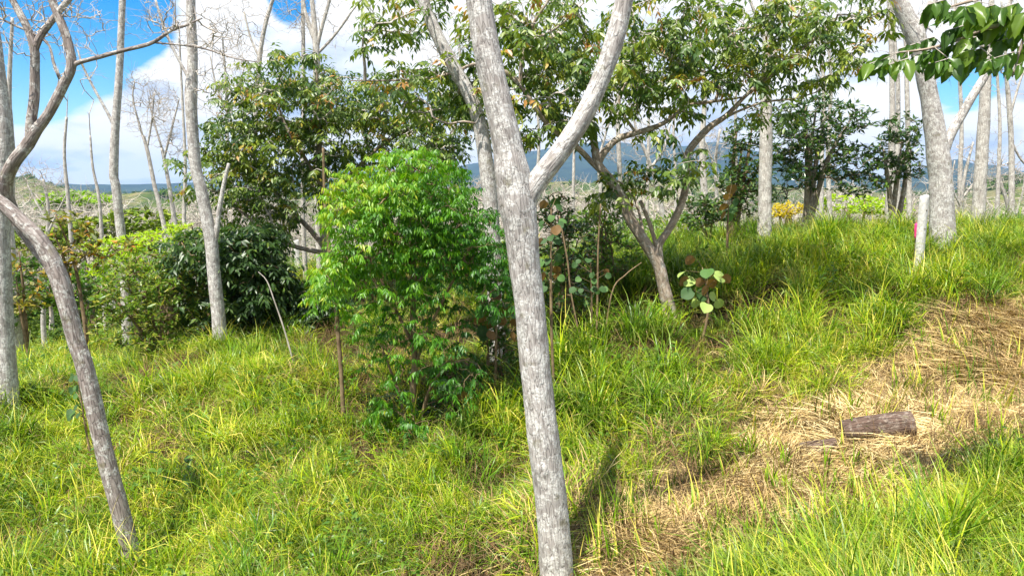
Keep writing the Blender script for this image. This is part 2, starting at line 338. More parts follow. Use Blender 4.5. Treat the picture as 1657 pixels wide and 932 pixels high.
def grass_mat(name, stops, tipc, trans=0.28, rough=0.38, zone=True):
    m, t, o = mat_new(name)
    a = nn(t, 'ShaderNodeAttribute', attribute_name='tint'); ht = nn(t, 'ShaderNodeAttribute', attribute_name='along')
    geo = nn(t, 'ShaderNodeNewGeometry'); n1 = noise(t, geo.outputs['Position'], 0.42, 3); n2 = noise(t, geo.outputs['Position'], 2.3, 3)
    f = mth(t, 'ADD', a.outputs['Fac'], mth(t, 'MULTIPLY', mth(t, 'SUBTRACT', n1, 0.5), 0.9)); f = mth(t, 'ADD', f, mth(t, 'MULTIPLY', mth(t, 'SUBTRACT', n2, 0.5), 0.9), clamp=True)
    c = ramp(t, f, stops)
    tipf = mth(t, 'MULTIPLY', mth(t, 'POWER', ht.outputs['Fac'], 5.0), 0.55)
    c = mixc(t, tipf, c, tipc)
    c = mixc(t, ramp(t, ht.outputs['Fac'], [(0.02, (0.9,) * 3), (0.42, (0, 0, 0))]), c, (0.11, 0.075, 0.03))  # brown blade feet, drawn higher up to paint in shade between blades
    b = nn(t, 'ShaderNodeBsdfPrincipled'); t.links.new(c, b.inputs['Base Color']); b.inputs['Roughness'].default_value = rough; b.inputs['Specular IOR Level'].default_value = 0.3
    tr = nn(t, 'ShaderNodeBsdfTranslucent'); t.links.new(mixc(t, 1.0, c, (1.25, 1.3, 0.4), 'MULTIPLY'), tr.inputs[0])
    mx = nn(t, 'ShaderNodeMixShader'); mx.inputs[0].default_value = trans
    t.links.new(b.outputs[0], mx.inputs[1]); t.links.new(tr.outputs[0], mx.inputs[2]); t.links.new(mx.outputs[0], o.inputs[0]); return m
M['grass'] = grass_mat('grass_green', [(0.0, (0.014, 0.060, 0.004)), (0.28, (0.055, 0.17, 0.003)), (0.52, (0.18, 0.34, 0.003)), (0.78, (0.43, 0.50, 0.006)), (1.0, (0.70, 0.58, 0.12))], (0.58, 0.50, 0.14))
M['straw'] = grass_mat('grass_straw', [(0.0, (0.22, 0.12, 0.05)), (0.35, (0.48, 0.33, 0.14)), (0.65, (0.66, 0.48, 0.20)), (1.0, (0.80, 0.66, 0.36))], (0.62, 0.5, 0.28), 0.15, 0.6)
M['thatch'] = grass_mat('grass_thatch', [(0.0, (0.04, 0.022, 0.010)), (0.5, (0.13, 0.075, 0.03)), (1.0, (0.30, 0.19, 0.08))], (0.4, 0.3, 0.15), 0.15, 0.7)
M['concrete'] = plain_mat('concrete', (0.44, 0.43, 0.40), (0.68, 0.67, 0.64), 22)
M['pink'] = plain_mat('pink_tape', (0.75, 0.05, 0.22), (0.80, 0.08, 0.28), 20, 0.4, 0.05)
M['wood'] = bark_mat('log_bark', (0.075, 0.048, 0.036), (0.17, 0.115, 0.088), (0.28, 0.23, 0.19), 0.2, 0.8, 0.9)
M['woodend'] = plain_mat('log_cut', (0.14, 0.11, 0.09), (0.26, 0.21, 0.16), 25)

# ---------------------------------------------------------------- terrain
ctrl = []
for (px, py, Y) in [(1657, 925, 4.9), (1300, 930, 4.9), (1440, 722, 7.0), (1250, 740, 6.9), (1650, 700, 7.1), (1600, 585, 9.0), (1657, 590, 9.0), (1400, 590, 9.1), (1500, 428, 12.0), (1657, 432, 12.0), (1350, 420, 12.3), (1240, 416, 12.6),
                    (1083, 512, 10.0), (1180, 520, 9.8), (900, 445, 14.0), (1100, 415, 13.2), (1000, 425, 13.6), (670, 700, 7.8), (800, 690, 7.7), (903, 985, 4.85), (903, 870, 5.5), (1000, 765, 6.6), (1050, 620, 8.3), (930, 600, 8.8), (225, 935, 5.5), (500, 932, 5.2),
                    (357, 575, 11.0), (12, 668, 8.5), (60, 606, 13.5), (-20, 606, 13.5), (200, 612, 12.0), (120, 700, 8.2), (480, 446, 20.0), (600, 438, 17.5), (480, 535, 13.3), (-100, 700, 7.6), (450, 700, 7.7), (560, 640, 8.6), (780, 560, 10.2), (700, 470, 14.5),
                    (1850, 930, 4.9), (1850, 600, 9), (1850, 420, 12.0), (-200, 920, 5.4), (-250, 612, 13.5)]:
    ctrl.append(P(px, py, Y))
ctrl += [np.array(v) for v in [(0, -0.5, 1.0), (-5, -0.5, 0.9), (5, -0.5, 1.0), (0, -8, 1.3), (-9, -5, 1.1), (9, -5, 1.2), (8, 18, 1.2), (14, 18, 1.2), (2, 19, 0.3), (10, 25, -1.0), (20, 26, -1.2), (0, 27, -1.5), (-6, 26, -1.0),
                               (-13, 19, -2.2), (-20, 22, -3.4), (-10, 17, -1.2), (-12, 27, -2.6), (-20, 10, -0.6), (18, 10, 1.4), (22, 16, 1.2)]]
ctrl = np.array(ctrl)
def _U(r2): return 0.5 * r2 * np.log(np.maximum(r2, 1e-12))
n_ = len(ctrl); A_ = np.zeros((n_ + 3, n_ + 3)); d2 = np.sum((ctrl[:, None, :2] - ctrl[None, :, :2]) ** 2, -1)
A_[:n_, :n_] = _U(d2) + np.eye(n_) * 0.05; A_[:n_, n_] = 1; A_[:n_, n_ + 1:] = ctrl[:, :2]; A_[n_, :n_] = 1; A_[n_ + 1:, :n_] = ctrl[:, :2].T
w_ = np.linalg.solve(A_, np.concatenate([ctrl[:, 2], np.zeros(3)]))
def h_near(x, y):
    x = np.clip(x, -34, 34); y = np.clip(y, -14, 36)
    s = w_[n_] + w_[n_ + 1] * x + w_[n_ + 2] * y
    for i in range(n_): s = s + w_[i] * _U((x - ctrl[i, 0]) ** 2 + (y - ctrl[i, 1]) ** 2)
    return s
AZPX = [-6000, -600, 0, 60, 120, 260, 500, 800, 900, 1060, 1160, 1300, 1450, 1540, 1600, 1657, 2200, 6000]
FARY = [303, 303, 303, 304, 304, 302, 290, 262, 240, 238, 248, 275, 285, 258, 272, 285, 290, 300]
MIDY = [330, 315, 302, 299, 318, 322, 325, 322, 300, 306, 300, 318, 322, 320, 300, 292, 300, 330]
def h_far(x, y):
    r = np.hypot(x, y); yy = np.where(y > 1, y, 1); px = np.where(y > 1, CX + F * x / yy / cp, np.where(x > 0, 6000, -6000))
    px = np.clip(px, -6000, 6000)
    b = np.interp(r, [0, 25, 45, 90, 200, 450, 1200, 8000], [-1.2, -2.0, -5, -9, -16, -26, -20, 0])
    r1 = (HORY - np.interp(px, AZPX, FARY)) / F * 5200 + CZ
    r2 = (HORY - np.interp(px, AZPX, MIDY)) / F * 900 + CZ + 4
    z = b + np.maximum(0, (r1 - b)) * np.exp(-((r - 5200) / 1500) ** 2) + (r2 - b) * np.exp(-((r - 900) / 260) ** 2)
    z = z + fbm(x / 160 + 3, y / 160, 4, 5) * np.clip((r - 80) / 600, 0, 1) * 16 + fbm(x / 700 + 3, y / 700, 5, 9) * np.clip((r - 1800) / 2500, 0, 1) * np.where(px < 480, 35, 90)
    return z
def H(x, y, micro=True):
    x = np.asarray(x, float); y = np.asarray(y, float); r = np.hypot(x, y)
    s = np.clip((r - 24) / 22, 0, 1); s = s * s * (3 - 2 * s)
    z = h_near(x, y) * (1 - s) + h_far(x, y) * s
    if micro:
        z = z + (fbm(x * 1.1, y * 1.1, 3, 2) * 0.22 + fbm(x * 3.3, y * 3.3, 2, 4) * 0.10) * (1 - s)
    return z
def ground(px, py, Y0=4.0, Y1=60.0):
    """where the ray through (px,py) meets the ground"""
    Ys = np.linspace(Y0, Y1, 1200); pts = np.array([P(px, py, v) for v in Ys]); d = pts[:, 2] - H(pts[:, 0], pts[:, 1])
    k = np.where(d < 0)[0]; k = k[0] if len(k) else len(Ys) - 1
    q = pts[k].copy(); q[2] = H(q[0], q[1]); return q
def onground(px, Y, dz=0.0):
    x = P(px, 400, Y)[0]; return np.array([x, Y, float(H(x, Y)) + dz])

# region of mown straw (photograph polygon), used to choose what grows where
POLY = np.array([(890, 1010), (940, 870), (1000, 815), (1100, 745), (1200, 700), (1280, 660), (1340, 620), (1385, 590), (1450, 545), (1560, 505), (1657, 490), (2100, 470), (2100, 790), (1657, 775), (1600, 820), (1530, 860), (1470, 875), (1400, 880), (1290, 900), (1220, 950), (1170, 1000), (1140, 1020)], float)
def inpoly(p, poly):
    x, y = p[:, 0], p[:, 1]; c = np.zeros(len(p), bool); j = len(poly) - 1
    for i in range(len(poly)):
        xi, yi = poly[i]; xj, yj = poly[j]
        c ^= ((yi > y) != (yj > y)) & (x < (xj - xi) * (y - yi) / (yj - yi + 1e-12) + xi); j = i
    return c
def strawmask(x, y, z):
    p, dep = proj(np.stack([x, y, z], 1))
    p = p + np.stack([fbm(x * 1.7, y * 1.7, 3, 21), fbm(x * 1.7, y * 1.7, 3, 22)], 1) * 70
    return inpoly(p, POLY) & (y > 3.5) & (dep > 0.5) & (y < 12)

gm, t, o_ = mat_new('ground_soil')
geo = nn(t, 'ShaderNodeNewGeometry'); ps = geo.outputs['Position']
ln = nn(t, 'ShaderNodeVectorMath', operation='LENGTH'); t.links.new(ps, ln.inputs[0]); dist = ln.outputs['Value']
near = mixc(t, ramp(t, noise(t, ps, 5, 6), [(0.38, (0, 0, 0)), (0.62, (1, 1, 1))]), (0.03, 0.022, 0.012), (0.07, 0.06, 0.022))
sa = nn(t, 'ShaderNodeAttribute', attribute_name='straw')
near = mixc(t, sa.outputs['Fac'], near, mixc(t, ramp(t, noise(t, ps, 24, 6), [(0.38, (0, 0, 0)), (0.62, (1, 1, 1))]), (0.13, 0.075, 0.04), (0.34, 0.24, 0.13)))
f1 = noise(t, ps, 0.016, 6, 0.6); f2 = noise(t, ps, 0.11, 5, 0.7)
farc = ramp(t, f1, [(0.34, (0.035, 0.065, 0.018)), (0.46, (0.09, 0.12, 0.03)), (0.54, (0.20, 0.17, 0.09)), (0.62, (0.13, 0.15, 0.035)), (0.72, (0.25, 0.24, 0.07))])
farc = mixc(t, ramp(t, f2, [(0.42, (0, 0, 0)), (0.6, (0.8,) * 3)]), farc, (0.035, 0.06, 0.02))
mtn = mixc(t, ramp(t, noise(t, ps, 0.006, 6, 0.6), [(0.4, (0, 0, 0)), (0.6, (1, 1, 1))]), (0.012, 0.03, 0.03), (0.03, 0.055, 0.04))
farc = mixc(t, ramp(t, mth(t, 'DIVIDE', dist, 4000.0), [(0.3, (0, 0, 0)), (0.7, (1, 1, 1))]), farc, mtn)
gc = mixc(t, ramp(t, mth(t, 'DIVIDE', dist, 100.0), [(0.22, (0, 0, 0)), (0.45, (1, 1, 1))]), near, farc)
b = nn(t, 'ShaderNodeBsdfPrincipled'); t.links.new(gc, b.inputs['Base Color']); b.inputs['Roughness'].default_value = 1; b.inputs['Specular IOR Level'].default_value = 0.05
bp = nn(t, 'ShaderNodeBump'); bp.inputs['Distance'].default_value = 0.04; t.links.new(noise(t, ps, 30, 6), bp.inputs['Height']); t.links.new(bp.outputs[0], b.inputs['Normal'])
t.links.new(b.outputs[0], o_.inputs[0])
# polar sheet, rings spaced wider with distance
rr = np.concatenate([[0.0], np.arange(0.6, 26, 0.13), np.geomspace(26.2, 9000, 150)]); na = 420
ang = np.linspace(0, 2 * np.pi, na, endpoint=False)
# more spokes in front of the camera
ang = np.sort(ang + 0.55 * np.sin(ang - np.pi * 1.5) * 0 )
R_, A2 = np.meshgrid(rr[1:], ang, indexing='ij'); gx = (R_ * np.cos(A2)).ravel(); gy = (R_ * np.sin(A2)).ravel() + 0.0
gz = H(gx, gy); nr = len(rr) - 1
i, j = np.meshgrid(np.arange(nr - 1), np.arange(na), indexing='ij'); jn = (j + 1) % na
q = np.stack([i * na + j, (i + 1) * na + j, (i + 1) * na + jn, i * na + jn], -1).reshape(-1, 4)
Vg = np.stack([gx, gy, gz], 1); Vg = np.vstack([Vg, [[0, 0, float(H(0, 0))]]]); tri = np.stack([np.arange(na), (np.arange(na) + 1) % na, np.full(na, len(Vg) - 1)], -1)
sm = strawmask(Vg[:, 0], Vg[:, 1], Vg[:, 2]).astype(float)
g_ = mesh_obj('ground', Vg, [q, tri], gm, attrs={'straw': sm}, kind='structure')

# ---------------------------------------------------------------- grass
def tuft(name, nb, L, wid, lean, droop, spread, mat, seed, flat=False, tcen=0.5, tsd=0.21, seg=4, azs=None):
    g = np.random.default_rng(seed); n = nb
    az = g.uniform(0, 2 * np.pi, n) if azs is None else g.normal(0, azs, n) + np.pi * (g.random(n) < 0.25); base = np.stack([g.normal(0, spread, n), g.normal(0, spread, n), np.full(n, -0.03)], 1)
    wind = 0.35
    th = np.abs(g.normal(lean, lean * (0.5 if lean < 1.3 else 0.07), n)); ln_ = L * g.uniform(0.45, 1.15, n); w = wid * g.uniform(0.6, 1.25, n); dr = droop * g.uniform(0.3, 1.6, n)
    kink = np.where(g.random(n) < 0.35, g.uniform(0.4, 0.8, n), 9)
    d = np.stack([np.cos(az), np.sin(az), np.zeros(n)], 1); V = []; pos = base.copy(); a = th.copy(); al = []
    side0 = np.stack([-np.sin(az), np.cos(az), np.zeros(n)], 1)
    tw = g.uniform(-0.9, 0.9, n)
    prof = np.interp(np.linspace(0, 1, seg + 1), [0, 0.25, 0.6, 1], [0.7, 1.0, 0.75, 0.03])
    for s in range(seg + 1):
        u = s / seg
        ax = d * np.sin(a)[:, None] + np.array([0, 0, 1.0]) * np.cos(a)[:, None]
        nr_ = np.cross(side0, ax); sd = side0 * np.cos(tw * u + 0.2)[:, None] + nr_ * np.sin(tw * u + 0.2)[:, None]
        hw = (w * prof[s] * 0.5)[:, None]
        V.append(pos - sd * hw); V.append(pos + sd * hw); al += [np.full(n, u)] * 2
        pos = pos + ax * (ln_ / seg)[:, None]
        a = a + dr / seg * (0.5 + u * 1.6) + np.where((kink > u) & (kink <= u + 1 / seg), 0.9, 0)
        a = np.minimum(a, 2.75)
        if flat: pos[:, 2] = np.maximum(pos[:, 2], 0.004 + 0.035 * g.random(n)); a = np.minimum(a, 1.62)
    V = np.stack(V, 1); k = 2 * (seg + 1)
    q = np.array([[2 * s, 2 * s + 1, 2 * s + 3, 2 * s + 2] for s in range(seg)])
    Fq = (q[None] + (np.arange(n) * k)[:, None, None]).reshape(-1, 4)
    tint = np.repeat(np.clip(g.normal(tcen, tsd, n), 0, 1), k)
    return mesh_obj(name, V.reshape(-1, 3), Fq, mat, attrs={'tint': tint, 'along': np.stack(al, 1).ravel()}, data_only=True)
def scatter(name, protos, pts, rotz, tilt, scale, idx, kind='stuff', label=None, cat=None):
    """one object whose points carry copies of the small meshes in protos"""
    pc = bpy.data.collections.new(name + '_pieces')
    for k, p_ in enumerate(protos): p_.name = '%s_piece_%02d' % (name, k); pc.objects.link(p_)
    me = bpy.data.meshes.new(name); me.vertices.add(len(pts)); me.vertices.foreach_set('co', np.asarray(pts, np.float32).ravel())
    rot = np.zeros((len(pts), 3), np.float32); rot[:, 2] = rotz; rot[:, 0] = tilt[:, 0]; rot[:, 1] = tilt[:, 1]
    a = me.attributes.new('rot', 'FLOAT_VECTOR', 'POINT'); a.data.foreach_set('vector', rot.ravel())
    a = me.attributes.new('scl', 'FLOAT_VECTOR', 'POINT'); a.data.foreach_set('vector', np.asarray(scale, np.float32).ravel())
    a = me.attributes.new('pick', 'INT', 'POINT'); a.data.foreach_set('value', np.asarray(idx, np.int32))
    ob = bpy.data.objects.new(name, me); COL.objects.link(ob); ob['kind'] = kind
    if label: ob['label'] = label; ob['category'] = cat
    ng = bpy.data.node_groups.new(name + '_scatter', 'GeometryNodeTree')
    ng.interface.new_socket('Geometry', in_out='INPUT', socket_type='NodeSocketGeometry'); ng.interface.new_socket('Geometry', in_out='OUTPUT', socket_type='NodeSocketGeometry')
    gi = ng.nodes.new('NodeGroupInput'); go = ng.nodes.new('NodeGroupOutput'); ip = ng.nodes.new('GeometryNodeInstanceOnPoints')
    ci = ng.nodes.new('GeometryNodeCollectionInfo'); ci.inputs['Collection'].default_value = pc; ci.inputs['Separate Children'].default_value = True; ci.inputs['Reset Children'].default_value = True
    m2p = ng.nodes.new('GeometryNodeMeshToPoints')
    def na_(nm, ty):
        n = ng.nodes.new('GeometryNodeInputNamedAttribute'); n.data_type = ty; n.inputs[0].default_value = nm; return n.outputs[0]
    ng.links.new(gi.outputs[0], m2p.inputs[0]); ng.links.new(m2p.outputs[0], ip.inputs['Points']); ng.links.new(ci.outputs[0], ip.inputs['Instance'])
    ip.inputs['Pick Instance'].default_value = True
    ng.links.new(na_('pick', 'INT'), ip.inputs['Instance Index'])
    e2r = ng.nodes.new('FunctionNodeEulerToRotation'); ng.links.new(na_('rot', 'FLOAT_VECTOR'), e2r.inputs[0]); ng.links.new(e2r.outputs[0], ip.inputs['Rotation'])
    ng.links.new(na_('scl', 'FLOAT_VECTOR'), ip.inputs['Scale']); ng.links.new(ip.outputs[0], go.inputs[0])
    md = ob.modifiers.new('scatter', 'NODES'); md.node_group = ng
    return ob
def region_points(n, x0, x1, y0, y1, margin=260):
    u = rng.random(n) ; y = y0 * (y1 / y0) ** u                     # denser close to the camera
    half = y * 0.74 + 1.2; x = rng.uniform(-1, 1, n) * half
    k = (x > x0) & (x < x1); x, y = x[k], y[k]
    return x, y, H(x, y)
protos = []
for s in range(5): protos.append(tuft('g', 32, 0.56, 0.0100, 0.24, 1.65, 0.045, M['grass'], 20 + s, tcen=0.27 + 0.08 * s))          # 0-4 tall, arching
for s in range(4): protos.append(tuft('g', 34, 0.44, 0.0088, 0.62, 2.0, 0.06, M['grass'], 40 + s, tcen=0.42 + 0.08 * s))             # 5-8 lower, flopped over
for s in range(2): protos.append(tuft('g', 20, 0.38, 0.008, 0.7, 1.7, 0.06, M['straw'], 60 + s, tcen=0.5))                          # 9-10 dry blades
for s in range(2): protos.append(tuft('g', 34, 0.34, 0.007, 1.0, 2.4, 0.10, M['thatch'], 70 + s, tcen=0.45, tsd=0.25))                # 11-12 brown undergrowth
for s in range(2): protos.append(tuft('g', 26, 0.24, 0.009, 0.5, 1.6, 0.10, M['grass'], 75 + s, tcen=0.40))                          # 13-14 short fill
def weed_proto(seed):
    g = np.random.default_rng(seed); b = Bag(); n = 46; h = g.random(n) * 0.34; a = g.uniform(0, 6.28, n); st = g.integers(0, 5, n); c = np.stack([np.cos(st * 1.3) * 0.05, np.sin(st * 1.3) * 0.05, 0 * h], 1) * (1 + h[:, None] * 5); c[:, 2] = h
    leafmesh(b, c, np.stack([np.cos(a), np.sin(a), g.uniform(-.2, .6, n)], 1), np.array([0, 0, 1.0]) + g.normal(0, .3, (n, 3)), g.uniform(.04, .09, n), g.uniform(.018, .04, n), g.normal(.5, .15, n), LEAF8)
    return mesh_obj('p', np.concatenate(b.V), [np.concatenate(v) for v in b.F.values()], M['shrub'], attrs={'tint': np.concatenate(b.t)}, smooth=False, data_only=True)
protos.append(weed_proto(5))                                                                                                      # 15 broadleaf weed
ex = 0.15
def slopes(x, y): return (H(x + ex, y, False) - H(x - ex, y, False)) / (2 * ex), (H(x, y + ex, False) - H(x, y - ex, False)) / (2 * ex)
def add_set(x, y, idx, ph, tilt, sc):
    return [x, y, H(x, y), idx, ph, tilt, sc]
sets = []
# tussocks: several tufts leaning out of one crown, with dark gaps between
x0, y0, z0 = region_points(9000, -18, 18, 3.0, 32)
k = rng.random(len(x0)) < np.clip(0.53 + fbm(x0 * 0.8, y0 * 0.8, 3, 31) * 1.2, 0.2, 1); x0, y0, z0 = x0[k], y0[k], z0[k]
sm_ = strawmask(x0, y0, z0); x0, y0, z0 = x0[~sm_], y0[~sm_], z0[~sm_]; m = len(x0)
p0, _ = proj(np.stack([x0, y0, z0], 1))
ts = np.clip(0.78 + rng.normal(0, 0.2, m) + fbm(x0 * 0.5 + 3, y0 * 0.5, 2, 33) * 0.5, 0.45, 1.35)
lowt = np.where(p0[:, 0] < 860, 0.72, 0.25) ; lowt = np.where((p0[:, 1] > 740) & (p0[:, 0] > 1080), 0.08, lowt); lowt = rng.random(m) < lowt
ts = np.where((p0[:, 1] < 500) & (p0[:, 0] > 1050), np.maximum(ts, 0.85), ts)
ts = np.where((p0[:, 0] > 860) & (p0[:, 1] < 720) & (p0[:, 1] > 440), ts * 1.3, ts); ts = np.where((p0[:, 1] > 780) & (p0[:, 0] > 1080), np.maximum(ts, .7) * 1.3, ts)
darkz = ((p0[:, 0] > 840) & (p0[:, 0] < 1130) & (p0[:, 1] > 420) & (p0[:, 1] < 700)) | ((p0[:, 0] > 400) & (p0[:, 0] < 840) & (p0[:, 1] < 540)) | (np.hypot(p0[:, 0] - 720, p0[:, 1] - 660) < 90)  # darker tufts: dark-green growth, plus shade near bush and crowns painted in
ts = np.where((p0[:, 0] > 1088) & (p0[:, 0] < 1190) & (p0[:, 1] > 505) & (p0[:, 1] < 640), 0.38, ts)
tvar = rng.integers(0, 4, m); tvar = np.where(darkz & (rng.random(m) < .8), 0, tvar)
per = 6; J = np.repeat(np.arange(m), per); far_ = np.interp(y0[J], [4, 12, 30], [1, 1.15, 1.8])
ph = rng.uniform(0, 2 * np.pi, len(J)); rad = np.abs(rng.normal(0, 0.10, len(J))) * far_
xx = x0[J] + np.cos(ph) * rad; yy = y0[J] + np.sin(ph) * rad
ii = np.where(lowt[J], 5 + (tvar[J] + (rng.random(len(J)) < .25)) % 4, (tvar[J] + (rng.random(len(J)) < .3)) % 5); wk = rng.random(len(J)) < 0.035; ii = np.where(wk, 15, ii)
u = rng.random(len(J)) + wk; ii = np.where(u < np.where(p0[J, 0] < 860, 0.13, 0.08), rng.integers(9, 11, len(J)), ii); ii = np.where((u > 0.88) & (u < 1), rng.integers(11, 13, len(J)), ii)
gx_, gy_ = slopes(xx, yy)
sets.append(add_set(xx, yy, ii, ph + rng.normal(0, .4, len(J)), np.clip(rad / 0.10 * 0.22 + rng.normal(0, .08, len(J)), 0, 0.8), ts[J] * rng.uniform(.75, 1.15, len(J)) * far_))
# thin fill of short blades and brown thatch
xx, yy, zz_ = region_points(13000, -18, 18, 3.0, 32); k = ~strawmask(xx, yy, zz_); xx, yy = xx[k], yy[k]
ii = np.where(rng.random(len(xx)) < 0.85, rng.integers(11, 13, len(xx)), rng.integers(13, 15, len(xx)))
sets.append(add_set(xx, yy, ii, rng.uniform(0, 6.28, len(xx)), rng.uniform(0, .3, len(xx)), rng.uniform(.7, 1.2, len(xx)) * np.interp(yy, [4, 12, 30], [1, 1.1, 1.7])))
xx, yy, zz_ = region_points(60000, -2, 13, 4, 12); e1 = strawmask(xx, yy - 0.38, H(xx, yy - 0.38)) | strawmask(xx + .3, yy - 0.25, H(xx + .3, yy - 0.25)); k = e1 & ~strawmask(xx, yy, zz_); xx, yy = xx[k], yy[k]
if len(xx) > 1500: xx, yy = xx[:1500], yy[:1500]
u = rng.random(len(xx)); ii = np.where(u < 0.60, rng.integers(11, 13, len(xx)), np.where(u < .8, rng.integers(9, 11, len(xx)), rng.integers(5, 9, len(xx))))
sets.append(add_set(xx, yy, ii, -1.57 + rng.normal(0, .7, len(xx)), rng.uniform(0.2, .8, len(xx)), rng.uniform(.8, 1.35, len(xx))))
x, y, z, idx, ph, tl, sc = [np.concatenate([q_[k] for q_ in sets]) for k in range(7)]
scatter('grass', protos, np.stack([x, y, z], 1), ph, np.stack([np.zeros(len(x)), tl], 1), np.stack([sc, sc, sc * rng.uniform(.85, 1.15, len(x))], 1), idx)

# straw lying on the cut bank, with brown thatch under and at its edges
protos = []
for s in range(4): protos.append(tuft('s', 34, 0.55, 0.0100, 1.42, 0.5, 0.10, M['straw'], 80 + s, flat=True, tcen=0.46 + 0.09 * s, tsd=0.22, azs=0.55))
for s in range(2): protos.append(tuft('s', 26, 0.32, 0.007, 0.9, 2.0, 0.08, M['straw'], 90 + s, tcen=0.5, tsd=0.2))
for s in range(2): protos.append(tuft('s', 30, 0.40, 0.007, 1.2, 1.4, 0.1, M['thatch'], 95 + s, flat=True, tcen=0.5, tsd=0.25))
for s in range(2): protos.append(tuft('s', 8, 0.40, 0.014, 0.30, 1.2, 0.04, M['grass'], 97 + s, tcen=0.5))
x, y, z = region_points(60000, -1, 13, 3.8, 12); k = strawmask(x, y, z); x, y, z = x[k], y[k], z[k]
if len(x) > 7500: x, y, z = x[:7500], y[:7500], z[:7500]
pq, _ = proj(np.stack([x, y, z], 1)); k = ~((pq[:, 0] > 1290) & (pq[:, 0] < 1510) & (pq[:, 1] > 682) & (pq[:, 1] < 790)) | (rng.random(len(x)) < 0.35); x, y, z = x[k], y[k], z[k]
u = rng.random(len(x)) + fbm(x * 1.5, y * 1.5, 3, 55) * 0.35; idx = rng.integers(0, 4, len(x)); idx = np.where(u < 0.10, rng.integers(4, 6, len(x)), idx); idx = np.where((u > 0.10) & (u < 0.34), rng.integers(6, 8, len(x)), idx); idx = np.where(rng.random(len(x)) > 0.93, rng.integers(8, 10, len(x)), idx)
sc = rng.uniform(0.6, 1.2, len(x)); flow = fbm(x * 0.8 + 11, y * 0.8, 2, 61) * 5.5 - 0.3; gx_, gy_ = slopes(x, y); tl = -(gx_ * np.cos(flow) + gy_ * np.sin(flow)) * 0.8
scatter('straw', protos, np.stack([x, y, z + 0.01], 1), flow + rng.normal(0, .35, len(x)), np.stack([np.zeros(len(x)), np.where(idx < 8, tl + rng.normal(0, .06, len(x)), 0)], 1), np.stack([sc, sc, sc], 1), idx)

# ---------------------------------------------------------------- trees
def limb_pts(pts, Y):
    """pts (px,py,width px[,dY]) -> world points and radii"""
    W = []; R = []
    for p_ in pts:
        yy = Y + (p_[3] if len(p_) > 3 else 0); w = P(p_[0], p_[1], yy); W.append(w); R.append(p_[2] * 0.5 * yy / F)
    return np.array(W), np.array(R)
def sink(pts, Y):
    """drop the first point of a trunk into the ground under it"""
    p0 = list(pts[0]); w = P(p0[0], p0[1], Y + (p0[3] if len(p0) > 3 else 0)); w[2] = float(H(w[0], w[1])) - 0.12; return w
def tree(name, label, cat, Y, trunk, limbs=(), bark='bark', sides=14, group=None, rough=0.05, knots=(), flare=0.35, twigs=None, seed=1, step=0.08, twigmat='twig', limbname='limb'):
    W, R = limb_pts(trunk, Y); g0 = sink(trunk, Y)
    if W[0][2] > g0[2] + 0.02: W = np.vstack([g0, W]); R = np.concatenate([[R[0] * 1.08], R])
    else: W[0][2] = g0[2]
    base = W[0].copy(); base[2] += 0.12
    root = thing(name, label, cat, base, group)
    V, Fs, uv, p, r = tube(W, R, sides, step, rough, seed, knots=knots, flare=flare)
    b = Bag(); b.add(V, Fs, uv); b.obj('trunk', M[bark], root)
    wood = [p[len(p) // 4:]]
    for k, l in enumerate(limbs):
        W2, R2 = limb_pts(l, Y)
        V, Fs, uv, p, r = tube(W2, R2, max(6, min(sides, int(4 + R2[0] * 160))), step, rough, seed + 3 + k)
        b = Bag(); b.add(V, Fs, uv); b.obj(limbname, M[bark], root); wood.append(p)
    wood = np.vstack(wood)
    if twigs:
        g = np.random.default_rng(seed)
        tips = blob_pts(twigs['blobs'], twigs['n'], Y, twigs.get('dy', 0.6), g)
        A, B, ra, rb, td = grow(wood, tips, twigs.get('r', 0.003), twigs.get('rmax', 0.02), 0.45, twigs.get('sag', 0.03), 4, twigs.get('wob', 0.07), seed)
        # short side shoots
        m = len(A); k = g.integers(0, m, m // 2); d = norm(norm(B[k] - A[k]) + g.normal(0, 0.7, (len(k), 3)) + np.array([0, 0, 0.4])); ln_ = g.uniform(0.08, 0.3, len(k))[:, None] * twigs.get('shoot', 1)
        A = np.vstack([A, B[k]]); B = np.vstack([B, B[k] + d * ln_]); ra = np.concatenate([ra, rb[k] * 0.7]); rb = np.concatenate([rb, rb[k] * 0.3])
        V, q, uv = segs(A, B, ra, rb, 5); b = Bag(); b.add(V, q, uv); b.obj('twigs', M[twigmat], root, kind='stuff')
    return root, wood
def foliage(root, wood, Y, blobs, n, dy, leaffn, seed, barkmat='twig', name='crown', rtip=0.003, rmax=0.03, sag=0.06, wob=0.06, hollow=0.2, power=0.5):
    g = np.random.default_rng(seed); tips = blob_pts(blobs, n, Y, dy, g, hollow)
    A, B, ra, rb, td = grow(wood, tips, rtip, rmax, power, sag, 4, wob, seed)
    V, q, uv = segs(A, B, ra, rb, 5); b = Bag(); b.add(V, q, uv); b.obj('branches', M[barkmat], root, kind='stuff')
    return leaffn(tips, td, g)
